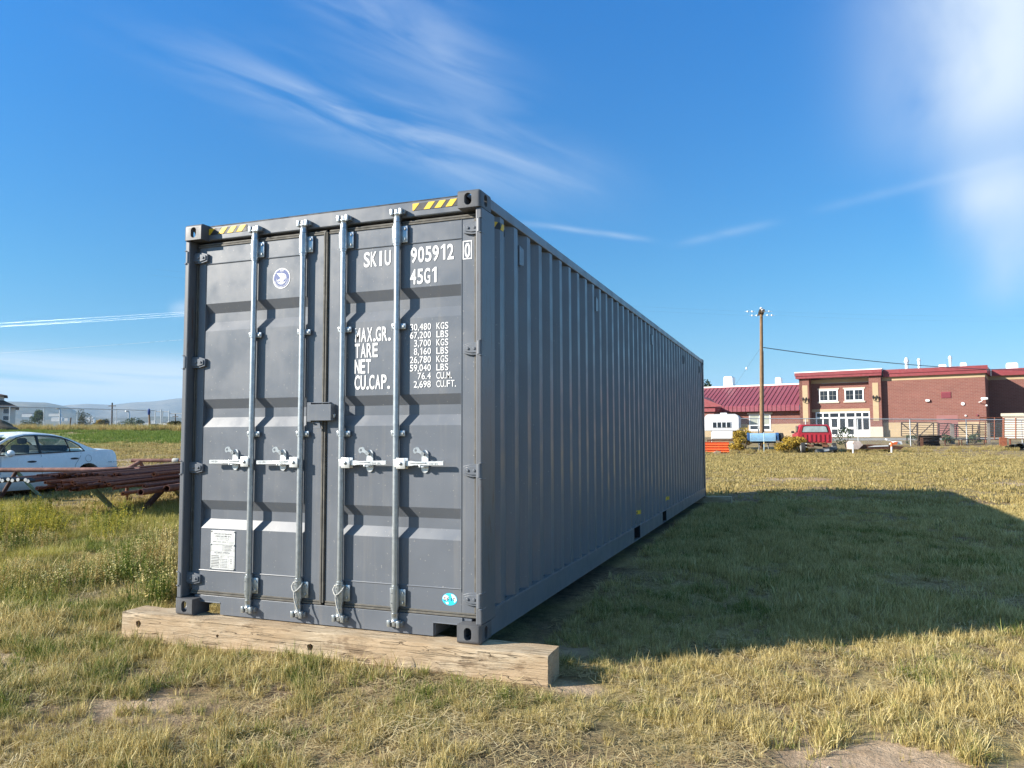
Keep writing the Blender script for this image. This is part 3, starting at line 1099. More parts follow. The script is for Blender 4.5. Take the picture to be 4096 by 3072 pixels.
# ------------------------------------------------------------------ doors
RECESS = [(2.299, 2.228, 2.161, 2.090), (1.577, 1.507, 1.441, 1.369), (.829, .758, .690, .624)]
def door(x0, x1, px0, px1, name_side):
    """one leaf: frame members and a panel with three pressed horizontal recesses"""
    root = MB()
    prof = [(2.602, 0)]
    for a, b, c, d in RECESS:
        prof += [(a, 0), (b, .036), (c, .036), (d, 0)]
    prof += [(.318, 0)]
    n = len(prof)
    root.add([(x, D + .001 + dd, z) for x in (px0, px1) for z, dd in prof], [(i, i + 1, n + i + 1, n + i) for i in range(n - 1)])
    for xa, xb in ((x0, px0), (px1, x1)):
        root.box(xa, xb, D, D + .05, .166, 2.735)
    root.box(px0, px1, D - .001, D + .05, 2.604, 2.735).box(px0, px1, D - .001, D + .05, .166, .316)
    for z in (2.603, .317):
        root.tube([(px0, D - .001, z), (px1, D - .001, z)], .0045, 6)
    for x in (px0, px1):
        root.tube([(x, D - .0005, .30), (x, D - .0005, 2.735)], .0035, 6)
    o = root.build('door', PAINT, cont, label='%s door leaf with three pressed recesses' % name_side)
    return o
dl = door(.078, 1.199, .139, 1.066, 'left')
dr = door(1.2385, 2.360, 1.329, 2.266, 'right')
def gasket(path, parent, y0=.082, wdt=.017):
    """ribbed rubber strip along a path in x/z"""
    m = MB()
    for (xa, za), (xb, zb) in zip(path[:-1], path[1:]):
        if abs(xa - xb) > abs(za - zb):
            m.box(min(xa, xb), max(xa, xb), y0 + .012, y0 + .03, za - wdt, za + wdt)
            m.box(min(xa, xb), max(xa, xb), y0, y0 + .0118, za - wdt * .85, za - wdt * .1)
            m.box(min(xa, xb), max(xa, xb), y0 + .004, y0 + .0117, za + wdt * .1, za + wdt * .8)
        else:
            m.box(xa - wdt, xa + wdt, y0 + .012, y0 + .03, min(za, zb), max(za, zb))
            m.box(xa - wdt * .85, xa - wdt * .1, y0, y0 + .0118, min(za, zb), max(za, zb))
            m.box(xa + wdt * .1, xa + wdt * .8, y0 + .004, y0 + .0117, min(za, zb), max(za, zb))
    return m.build('gasket', RUBBER, parent, bevel=.002)
gasket([(.066, 2.745), (1.21, 2.745)], dl)
gasket([(.066, .157), (1.21, .157)], dl)
gasket([(1.215, .157), (1.215, 2.745)], dl, .074)
gasket([(1.24, 2.745), (2.372, 2.745)], dr)
gasket([(1.24, .157), (2.372, .157)], dr)
gasket([(2.374, .174), (2.374, 2.728)], dr)
gasket([(.062, .174), (.062, 2.728)], dl, .088)

def hinge(x_blade, x_lug, z, parent):
    s = 1 if x_lug > x_blade else -1
    m = MB()
    xm = x_blade + s * .055
    xe = x_lug - s * .03
    pts = [(x_blade, z - .030), (x_blade, z + .026), (xm, z + .040), (xe, z + .042), (xe, z - .042), (xm, z - .042)]
    m.prism(pts if s > 0 else pts[::-1], D - .022, D - .0005, 'y')
    pts2 = [(x_blade + s * .012, z - .018), (x_blade + s * .012, z + .016), (xm, z + .026), (xe - s * .012, z + .028), (xe - s * .012, z - .028), (xm, z - .028)]
    m.prism(pts2 if s > 0 else pts2[::-1], D - .029, D - .0222, 'y')
    for q in (.035, .08):
        m.prism([(x_blade + s * q + .009 * math.cos(a), z + .009 * math.sin(a)) for a in np.linspace(0, 6.283, 13)[:-1]], D - .036, D - .0292, 'y')
    m.tube([(x_lug - s * .022, .032, z - .044), (x_lug - s * .022, .032, z + .044)], .020, 12)
    a, b = sorted((x_lug - s * .022, xe - s * .01))
    m.box(a, b, .036, D - .017, z - .036, z + .036)
    lo, hi = sorted((x_lug - s * .001, x_lug - s * .019))
    m.box(lo, hi, .010, .09, z - .052, z - .046).box(lo, hi, .010, .09, z + .046, z + .052)
    return m.build('hinge', PAINT, parent, bevel=.002, smooth=40)
for z in (2.660, 1.864, 1.077, .264):
    hinge(2.287, 2.440, z, dr)
    hinge(.165, -.002, z - .008, dl)

# ------------------------------------------------------------------ lock rods
RODS = [(.614, -1), (1.038, -1), (1.374, 1), (1.799, 1)]
RY, RR = .060, .0212
def arc_shell(m, x, z0, z1, r, n=10):
    m.tube([(x, RY, z0), (x, RY, z1)], r, 18)
for x, s in RODS:
    rod = MB().tube([(x, RY, .085), (x, RY, 2.80)], RR, 18).build('lock_rod', GALV, cont, smooth=40)
    for z0, z1 in ((2.602, 2.732), (.177, .301)):
        m = MB()
        arc_shell(m, x, z0, z1, .0300)
        m.cbox(x + .016, x + .074, RY + .008, RY + .018, z0 + .006, z1 - .008, .004)
        m.box(x + .020, x + .050, RY + .0182, D - .0015, z0 + .010, z1 - .012)
        m.cbox(x - .036, x - .02, RY - .004, D - .003, z0 + .004, z1 - .004, .003)
        m.tube([(x, RY, z1), (x, RY, z1 + .014)], .0265, 16).tube([(x, RY, z0 - .016), (x, RY, z0)], .0265, 16)
        bo = m.build('bearing_bracket', GALV, rod, smooth=40)
        for z in (z0 + .03, z1 - .03):
            b = MB()
            b.prism([(x + .052 + .0095 * math.cos(a), z + .0095 * math.sin(a)) for a in np.linspace(0, 6.283, 7)[:-1]], RY + .000, RY + .0078, 'y')
            b.build('bolt', BOLT, bo)
            MB().prism([(x - .010 + .005 * math.cos(a), z + .005 * math.sin(a)) for a in np.linspace(0, 6.283, 9)[:-1]], RY - .0325, RY - .027, 'y').build('rivet', BOLT, bo)
    for z in (2.036, 1.316):
        m = MB()
        m.tube([(x, RY, z - .0195), (x, RY, z + .0195)], .0245, 16)
        m.cbox(x + .018, x + .064, RY + .006, RY + .016, z - .0195, z + .0195, .004)
        m.box(x + .022, x + .052, RY + .0162, D - .0005, z - .017, z + .017)
        m.cbox(x - .034, x - .018, RY - .008, D - .0005, z - .0195, z + .0195, .003)
        bo = m.build('guide_bracket', GALV, rod, smooth=40)
        b = MB()
        b.prism([(x + .048 + .008 * math.cos(a), z + .008 * math.sin(a)) for a in np.linspace(0, 6.283, 7)[:-1]], RY - .002, RY + .0058, 'y')
        b.build('bolt', BOLT, bo)
        MB().prism([(x - .014 + .0045 * math.cos(a), z + .0045 * math.sin(a)) for a in np.linspace(0, 6.283, 9)[:-1]], RY - .027, RY - .02, 'y').build('rivet', BOLT, bo)
    for z, up in ((2.800, 1), (.088, -1)):
        m = MB()
        rr = [.026, .024, .0215, .026, .018]
        m.tube([(x, RY, z - up * .05), (x, RY, z - up * .03), (x, RY, z - up * .008), (x, RY, z), (x, RY, z + up * .014)], rr, 14)
        m.cbox(x - .046, x + .046, RY - .020, RY + .012, min(z + up * .004, z + up * .013), max(z + up * .004, z + up * .013), .003)
        for k in (-1, 1):        # forked claws of the cam
            m.cbox(x + k * .034 - .011, x + k * .034 + .011, RY - .026, RY + .010, min(z - up * .004, z + up * .040), max(z - up * .004, z + up * .040), .003)
        m.cbox(x - .012, x + .012, RY - .018, RY + .012, min(z, z + up * .036), max(z, z + up * .036), .004)
        cam_o = m.build('cam', GALV, rod, smooth=40)
        k = MB()
        k.cbox(x - .058, x - .040, .0835 - .030, .0835, min(z + up * .006, z + up * .040), max(z + up * .006, z + up * .040), .004)
        k.cbox(x + .040, x + .058, .0835 - .030, .0835, min(z + up * .002, z + up * .034), max(z + up * .002, z + up * .034), .004)
        k.tube([(x - .060, .066, z + up * .026), (x + .060, .066, z + up * .022)], .005, 8)
        k.build('cam_keeper', BOLT, rod, smooth=40)
    # hub plate and handle at waist height
    hx = x + .056 if s > 0 else x - .030
    m = MB()
    m.cbox(hx - .034, hx + .034, .022, .030, 1.082, 1.153, .004).cbox(hx - .034, hx + .034, .062, .070, 1.082, 1.153, .004)
    m.cbox(min(x, hx), max(x, hx), .0305, .0615, 1.092, 1.141, .003)
    hub = m.build('handle_hub', ZINC, rod, smooth=40)
    MB().ball((hx, .021, 1.117), .0115, 10, 6, sq=(1, .7, 1)).build('rivet', BOLT, hub, smooth=60)
    xe = x + .362 if s > 0 else x - .355
    m = MB()
    h0 = hx + s * .030
    ring = []
    for t in np.linspace(0, 1, 9):
        xx = h0 + (xe - h0) * t
        hh = .0185 if t < .25 else (.013 if t < .62 else .0145)
        yy = .046 - .004 * t
        th = .011 if t < .6 else .008
        zc = 1.117 + .004 * t * s
        ring.append([(xx, yy - th, zc - hh * .8), (xx, yy - th, zc + hh * .8), (xx, yy - th * .4, zc + hh), (xx, yy + th * .6, zc + hh), (xx, yy + th, zc + hh * .7), (xx, yy + th, zc - hh * .7), (xx, yy + th * .6, zc - hh), (xx, yy - th * .4, zc - hh)])
    m.loft(ring)
    a, b = sorted((h0 + s * .03, h0 + s * .15))
    m.cbox(a, b, .028, .034, 1.121, 1.127, .002)
    hn = m.build('handle', ZINC, rod, smooth=50)
    g, wd = text_mesh('SAE JIN', .013, None, .01)
    gx = min(xe, xe - s * .115) + .012
    MB().add([(gx + v.x, .0335, 1.1115 + v.z) for v in g.v], g.f).build('lettering', BOLT, hn)
    kx = {0: .456, 1: .876, 2: 1.587, 3: 2.005}[RODS.index((x, s))]
    par = dl if s < 0 else dr
    kp = MB()
    outl = [(kx + .026 * math.cos(a), 1.082 + .026 * math.sin(a)) for a in np.linspace(math.pi, 2 * math.pi, 8)] + [(kx + .024 * math.cos(a), 1.182 + .024 * math.sin(a)) for a in np.linspace(0, math.pi, 8)]
    kp.prism(outl, D - .010, D - .0005, 'y')
    kp.cbox(kx - .020, kx + .016, .034, D - .008, 1.093, 1.100, .002)
    kp.cbox(kx - .020, kx - .008, .030, .036, 1.093, 1.110, .002)
    ko = kp.build('handle_retainer', ZINC, par, smooth=40)
    fl = MB()
    fo = [(kx + .012, 1.166), (kx + .016, 1.180), (kx + .002, 1.192), (kx - .022, 1.205), (kx - .032, 1.222), (kx - .048, 1.226), (kx - .068, 1.219), (kx - .076, 1.204), (kx - .070, 1.186), (kx - .058, 1.182), (kx - .050, 1.190), (kx - .030, 1.187), (kx - .012, 1.172)]
    plate = fl.prism(fo, D - .034, D - .029, 'y')
    fme = boolcut(plate, [oval((kx - .055, 1.204), .009, .009, (0, .2), 'y')])
    link('seal_flap', fme, GALV, ko)
    MB().prism([(kx + .014 * math.cos(a), 1.182 + .014 * math.sin(a)) for a in np.linspace(0, 6.283, 7)[:-1]], D - .046, D - .0342, 'y').build('bolt', BOLT, ko, smooth=30)

# lock box bridging the two leaves
m = MB()
m.box(1.124, 1.306, .028, .034, 1.408, 1.520).box(1.124, 1.130, .0342, D - .001, 1.408, 1.520).box(1.300, 1.306, .0342, D - .001, 1.408, 1.520).box(1.1302, 1.2998, .0342, D - .001, 1.514, 1.520)
m.cbox(1.088, 1.122, .060, .066, 1.400, 1.536, .002).cbox(1.088, 1.270, .0662, D - .001, 1.531, 1.536, .001).cbox(1.088, 1.093, .0662, D - .001, 1.400, 1.530, .001)
m.prism([(1.140, 1.398), (1.200, 1.398), (1.212, 1.352), (1.150, 1.352), (1.150, 1.362), (1.186, 1.366), (1.180, 1.384), (1.140, 1.396)], .050, .058, 'y')
lkb = m.build('lock_box', PAINT, cont, bevel=.003, label='grey welded padlock housing across both door leaves')
MB().tube([(1.309, .072, 1.452), (1.311, .070, 1.436), (1.312, .060, 1.428), (1.312, .052, 1.432), (1.313, .050, 1.448)], .004, 8).build('hook', ZINC, lkb, smooth=60)

# ------------------------------------------------------------------ markings on the doors
def letter(s, x0, x1, z0, h, cells=True, bold=.020, parent=dr, name='lettering', y=D - .0016, m=WHITE):
    n = sum(.45 if c in '.,' else 1 for c in s)
    wc = (x1 - x0) / n
    q = h * .62
    tm, wd = text_mesh(s, h, wc, bold)
    return MB().add([(x0 + v.x, y, z0 + v.z) for v in tm.v], tm.f).build(name, m, parent)
letter('SKIU', 1.517, 1.738, 2.471, .105)
letter('905912', 1.884, 2.212, 2.471, .105)
letter('45G1', 1.880, 2.092, 2.323, .104)
bx = MB()
for a, b, c, d in ((2.274, 2.340, 2.576, 2.583), (2.274, 2.340, 2.459, 2.466), (2.274, 2.2805, 2.4662, 2.5758), (2.3335, 2.340, 2.4662, 2.5758)):
    bx.box(a, b, D - .0022, D - .0006, c, d)
bx.build('check_digit_frame', WHITE, dr)
letter('0', 2.284, 2.331, 2.473, .096)
for s, xa, z in (('MAX.GR.', 1.735, 1.950), ('TARE', 1.640, 1.841), ('NET', 1.588, 1.731), ('CU.CAP.', 1.732, 1.621)):
    letter(s, 1.453, xa, z, .099)
rows = ('30,480', 'KGS'), ('67,200', 'LBS'), ('3,700', 'KGS'), ('8,160', 'LBS'), ('26,780', 'KGS'), ('59,040', 'LBS'), ('76.4', 'CU.M.'), ('2,698', 'CU.FT.')
for i, (a, b) in enumerate(rows):
    z = 2.007 - i * .0551
    n = sum(.45 if c in '.,' else 1 for c in a)
    letter(a, 2.044 - n * .0294, 2.044, z, .046, bold=.006)
    n = sum(.45 if c in '.,' else 1 for c in b)
    letter(b, 2.081, 2.081 + n * .0305, z, .046, bold=.006)
# hazard stickers on the header
for x0, x1 in ((.1635, .518), (1.904, 2.243)):
    st = MB().box(x0, x1, .0815, .0835, 2.825, 2.873).build('hazard_stripe', BLACK, hdo, label='black and yellow hazard sticker')
    y = MB()
    k = (x1 - x0) / 4.
    for i in range(4):
        a = x0 + i * k * .965
        pl = [(a + .001, 2.8255), (a + k * .56, 2.8255), (a + k * 1.02, 2.8725), (a + k * .46, 2.8725)] if i else [(a, 2.8255), (a + k * .12, 2.8255), (a + k * .62, 2.8725), (a, 2.8725)]
        y.prism(pl, .0798, .0813, 'y')
    y.build('yellow_bar', YELLOW, st)
# round classification emblem: white ring, blue field, white eagle, lettering round the rim
BLUE = mat('blue_sticker', (.025, .06, .22), .45, 0, .06, 8)
def disc(cx, cz, rx, rz, y0, y1, n=40):
    return MB().prism([(cx + rx * math.cos(a), cz + rz * math.sin(a)) for a in np.linspace(0, 2 * math.pi, n + 1)[:-1]], y0, y1, 'y')
ex, ez = .831, 2.444
em = disc(ex, ez, .0755, .0755, D - .0012, D - .0002).build('round_emblem', WHITE, dl, label='round blue and white emblem with an eagle')
disc(ex, ez, .0675, .0675, D - .0022, D - .0014).build('blue_field', BLUE, em)
e = MB()
yy = D - .0030
def flat(poly, y=yy):
    e.add([(ex + a * .84, y, ez + b * .86) for a, b in poly], [list(range(len(poly)))])
for i in range(6):      # feathers of the raised wing
    z0 = .046 - i * .0085
    x0 = -.052 + i * .0065 + .002 * i
    flat([(x0, z0), (-.006, z0 - .001), (-.004, z0 - .0060), (x0 + .006, z0 - .0058)])
flat([(-.008, .047), (.008, .046), (.004, .020), (.012, .010), (.034, .006), (.050, .014), (.052, .004), (.030, -.012), (.012, -.030), (-.010, -.032), (-.018, -.010), (-.010, .010)])
flat([(.010, .044), (.034, .036), (.050, .018), (.046, .014), (.030, .028), (.008, .030)])
flat([(.012, .026), (.030, .020), (.040, .012), (.012, .014)])
for k in range(5):
    a = -.028 + k * .013
    flat([(a, -.030), (a + .010, -.028), (a + .008, -.046), (a + .001, -.046)])
flat([(-.040, -.012), (-.016, -.006), (-.016, -.016), (-.036, -.026)])
for k in range(28):     # inner rim line
    a0, a1 = math.pi * (1.0 + k / 28 * 1.0), math.pi * (1.0 + (k + 1) / 28 * 1.0)
    flat([(.053 * math.cos(a0), .053 * math.sin(a0)), (.053 * math.cos(a1), .053 * math.sin(a1)), (.050 * math.cos(a1), .050 * math.sin(a1)), (.050 * math.cos(a0), .050 * math.sin(a0))])
for txt, r, a0, a1, up in (('AMERICAN BUREAU OF SHIPPING', .0600, R(196), R(352), 0),):
    for i, ch in enumerate(txt):
        if ch == ' ':
            continue
        a = a0 + (a1 - a0) * i / (len(txt) - 1)
        tm, wd = text_mesh(ch, .0085, None, .01)
        c, s_ = math.cos(a + math.pi / 2), math.sin(a + math.pi / 2)
        e.add([(ex + r * math.cos(a) + (v.x - wd / 2) * c - (v.z - .004) * s_, yy, ez + r * math.sin(a) + (v.x - wd / 2) * s_ + (v.z - .004) * c) for v in tm.v], tm.f)
tm, wd = text_mesh('ABS', .0125, None, .02)
e.add([(ex - wd / 2 + v.x + .004, yy, ez + .0505 + v.z) for v in tm.v], tm.f)
e.build('eagle', WHITE, em)
# small oval sticker bottom right
CYAN = mat('cyan_sticker', (.03, .55, .78), .45, 0, .1, 8)
dx, dz = 2.184, .248
so = disc(dx, dz, .053, .039, D - .0024, D - .0012).build('oval_sticker', CYAN, dr, label='small white and cyan oval sticker')
e = MB()
def flat2(poly):
    e.add([(dx + a, D - .0032, dz + b) for a, b in poly], [list(range(len(poly)))])
flat2([(-.046, .016), (-.030, .028), (-.010, .020), (-.004, .004), (-.020, -.010), (-.040, -.006), (-.050, .002)])
flat2([(.010, .034), (.030, .030), (.046, .014), (.050, -.006), (.034, -.020), (.026, -.004), (.018, .010)])
flat2([(-.030, -.020), (-.010, -.016), (-.006, -.030), (-.020, -.033)])
e.build('white_patch', WHITE, so)
tm, wd = text_mesh('DFIC', .021, .0215, .02, 1.)
MB().add([(dx - .043 + v.x, D - .0040, dz - .009 + v.z) for v in tm.v], tm.f).build('lettering', BLACK, so)
# riveted data plates on the left leaf
PLATE = mat('aluminium_plate', (.62, .63, .62), .42, .25, .06, 12)
INK = mat('plate_ink', (.10, .10, .105), .6)
p0x, p0z, pw, ph = .243, .330, .220, .280
pl = MB().cbox(p0x, p0x + pw, D - .0035, D - .0004, p0z, p0z + ph, .001).build('data_plate', PLATE, dl, label='pair of riveted aluminium approval plates')
tx = MB()
def ptext(s, cx, z, h, centre=True):
    tm, wd = text_mesh(s, h, None, .006, .9)
    tx.add([(p0x + cx - (wd / 2 if centre else 0) + v.x, D - .0042, p0z + z + v.z) for v in tm.v], tm.f)
def prect(a, b, c, d, t=.0012):
    for q in ((a, b, c, c + t), (a, b, d - t, d), (a, a + t, c + t, d - t), (b - t, b, c + t, d - t)):
        x0, x1, z0, z1 = q
        tx.add([(p0x + x0, D - .0042, p0z + z0), (p0x + x1, D - .0042, p0z + z0), (p0x + x1, D - .0042, p0z + z1), (p0x + x0, D - .0042, p0z + z1)], [(0, 1, 2, 3)])
ptext('APPROVED FOR TRANSPORT', .112, .252, .009)
ptext('UNDER CUSTOMS SEAL', .112, .235, .010)
prect(.062, .162, .214, .227)
prect(.150, .208, .194, .202, .0008)
for i in range(3):
    prect(.018 + i * .044, .052 + i * .044, .197, .2005, .0016)
prect(.006, .110, .132, .176, .001)
prect(.116, .214, .132, .176, .001)
for z in (.168, .158, .148, .139):
    prect(.124, .206 - (z * 100 % 3) * .008, z, z + .0032, .0015)
ptext('CSC SAFETY APPROVAL', .106, .117, .0095)
prect(.054, .160, .104, .113, .0008)
for i in range(8):
    z = .094 - i * .0115
    prect(.008, .074 + (i * 37 % 11) * .0012, z, z + .0045, .0019)
    prect(.092, .100, z, z + .005, .0009)
    if i > 1:
        for k in range(4):
            prect(.106 + k * .013, .116 + k * .013, z, z + .005, .0012)
prect(.096, .162, .090, .098, .0008)
prect(.166, .212, .012, .098, .0008)
for z in (.072, .058, .044):
    prect(.180, .196, z, z + .005, .0015)
tx.build('plate_print', INK, pl)
rv = MB()
for a, b in ((.006, .274), (.214, .274), (.004, .178), (.214, .178), (.004, .006), (.214, .006)):
    rv.ball((p0x + a, D - .004, p0z + b), .0065, 8, 5, sq=(1, .6, 1))
rv.build('rivet', BOLT, pl, smooth=60)
MB().box(.009, .211, 0, .0008, .1795, .1807).build('plate_edge', INK, pl).location = (p0x, D - .0046, p0z)

# frayed cords tied round the lower brackets of the two middle lock rods
ROPE = mat('grey_rope', (.42, .41, .38), .8, 0, .35, 120, bump=.5, bscale=240)
for (x, lab) in ((1.038, 'short grey cord tied round the lock rod left of the door gap'), (1.374, 'short grey cord tied round the lock rod right of the door gap')):
    r = MB()
    yq = .062
    r.tube([(x - .036, yq - .005, .285), (x - .040, yq - .022, .262), (x - .022, yq - .036, .240), (x - .006, yq - .040, .228)], .0052, 8)
    r.tube([(x + .036, yq - .005, .288), (x + .034, yq - .022, .262), (x + .014, yq - .038, .238), (x - .006, yq - .040, .228)], .0052, 8)
    r.tube([(x + .036, yq - .005, .288), (x, yq - .034, .296), (x - .036, yq - .005, .285)], .0052, 8)
    r.tube([(x - .006, yq - .040, .230), (x - .002, yq - .046, .20), (x + .006, yq - .046, .165), (x + .022, yq - .048, .125), (x + .040, yq - .050, .095), (x + .044, yq - .050, .072)], [.0055, .0055, .0055, .005, .005, .004], 8)
    tag(r.build('rope', ROPE, None, smooth=60), lab, 'rope')

# ------------------------------------------------------------------ timbers under the container
def timber_material():
    t = NT('weathered_timber')
    p = t.coord('Object', (1.2, 14, 14))
    g = t.noise(p, 3.2, 8, .68, .4)
    c = t.ramp(g, [(.25, (.20, .145, .095)), (.46, (.42, .325, .22)), (.62, (.55, .445, .315)), (.8, (.66, .56, .43))])
    big = t.noise(t.coord('Object', (1, 1.6, 1.6)), 1.8, 6, .6)
    c = t.mix(t.rng(big, .42, .60, 0, .75), c, (.40, .285, .175))
    c = t.mix(t.rng(t.noise(t.coord('Object', (1, 2, 2)), 4.1, 7, .7), .55, .66, 0, .65), c, (.17, .115, .07))
    v = t.n('ShaderNodeTexNoise')
    v.inputs['Scale'].default_value = 1.3
    v.inputs['Detail'].default_value = 3
    v.inputs['Distortion'].default_value = .6
    t.l(t.coord('Object', (.55, 13, 13)), v.inputs['Vector'])
    crack = t.rng(t.math('ABSOLUTE', t.math('SUBTRACT', v.outputs[0], .46)), .0, .007, 1, 0)
    c = t.mix(t.math('MULTIPLY', crack, .75), c, (.05, .032, .02))
    c = t.mix(t.rng(t.noise(t.coord('Object', (7, 40, 40)), 3., 6, .75), .60, .70, 0, .5), c, (.10, .065, .04))
    t.base(c)
    t.set(.85, 0, .2)
    n1 = t.bump(t.math('SUBTRACT', g, t.math('MULTIPLY', crack, .6)), .8, .012)
    t.bump(t.noise(t.coord('Object', (3, 22, 22)), 5., 6, .7), .5, .006, n1)
    return t.m
TIMBER = timber_material()
def timber(name, x0, x1, y0, y1, z0, z1, holes, label, seed):
    m = MB()
    nx = int((x1 - x0) / .035)
    ring = []
    cs = [(y0, z0), (y0, z1), (y1, z1), (y1, z0)]
    per = []
    k = 7
    for i in range(4):
        a, b = cs[i], cs[(i + 1) % 4]
        for j in range(k):
            per.append((a[0] + (b[0] - a[0]) * j / k, a[1] + (b[1] - a[1]) * j / k))
    g = np.random.default_rng(seed)
    cy, cz = (y0 + y1) / 2, (z0 + z1) / 2
    rings = []
    for i in range(nx + 1):
        x = x0 + (x1 - x0) * i / nx
        r = []
        for (y, z) in per:
            nn = float(hash_noise(x * 3 + y * 9 + seed, z * 9 + y * 5, .21)) - .5
            edge = min(abs(y - y0), abs(y - y1)) < .005 and min(abs(z - z0), abs(z - z1)) < .005
            chip = (max(0, float(hash_noise(x + seed * 3, z * 3 + y, .12)) - .33) * .026) if edge else 0
            top = abs(z - z1) < .004
            q = nn * .013 * (0.15 if top else 1)
            dy, dz = (y - cy), (z - cz)
            l = math.hypot(dy, dz)
            endy = .004 * (float(hash_noise(y * 7, z * 7 + seed, .2)) - .5) if i in (0, nx) else 0
            r.append((x + endy, y + dy / l * (q - chip), min(z1 + .0005, z + dz / l * (q - chip))))
        rings.append(r)
    m.loft(rings)
    cut = []
    for hx, hzz, hr in holes:
        c = MB()
        c.prism([(hx + hr * (1 + .15 * math.sin(3 * a)) * math.cos(a), hzz + hr * (1 + .12 * math.cos(5 * a)) * math.sin(a)) for a in np.linspace(0, 6.283, 15)[:-1]], y0 - .05, y0 + .08, 'y')
        cut.append(c)
    me = boolcut(m, cut) if cut else m.mesh(name)
    o = link(name, me, TIMBER, None)
    me.polygons.foreach_set('use_smooth', [True] * len(me.polygons))
    me.set_sharp_from_angle(angle=R(32))
    return tag(o, label, 'timber beam')
timber('timber_beam', -.436, 2.895, -.062, .165, -.225, -.0008, [(-.275, -.078, .026), (1.23, -.105, .023), (.455, -.100, .011)], 'pale weathered railway timber lying under the door end of the container', 3)
timber('timber_beam', -.30, 2.955, 12.02, 12.28, -.24, -.0008, [], 'grey shaded timber jutting out under the far end of the container', 9)

# ------------------------------------------------------------------ left side: white sedan
CARW = mat('white_car_paint', (.84, .84, .84), .22, 0, .03, 3, (.45, .42, .38), .12)
GLASS = mat('dark_window_glass', (.012, .016, .022), .04, 0, .1, 3, spec=.7)
TYRE = mat('black_tyre_rubber', (.022, .022, .023), .8, 0, .25, 20)
ALLOY = mat('wheel_alloy', (.52, .53, .54), .35, .6, .1, 10)
TRIM = mat('black_trim', (.02, .02, .022), .5, 0, .1, 6)
SEATM = mat('dark_seat_cloth', (.05, .052, .058), .9, 0, .2, 6)
def clear_glass():
    t = NT('tinted_car_glass')
    t.base((.01, .015, .022))
    t.set(.03, 0, .6)
    tr = t.n('ShaderNodeBsdfTransparent')
    tr.inputs['Color'].default_value = (.50, .58, .57, 1)
    fr = t.n('ShaderNodeLayerWeight')
    fr.inputs['Blend'].default_value = .5
    gl = t.n('ShaderNodeBsdfGlossy')
    gl.inputs['Roughness'].default_value = .02
    mx = t.n('ShaderNodeMixShader')
    t.l(t.math('ADD', t.math('MULTIPLY', t.math('POWER', fr.outputs['Facing'], 4.), .85), .055), mx.inputs[0])
    t.l(tr.outputs[0], mx.inputs[1])
    t.l(gl.outputs[0], mx.inputs[2])
    t.l(mx.outputs[0], t.t.nodes['Material Output'].inputs['Surface'])
    return t.m
CLEAR = clear_glass()
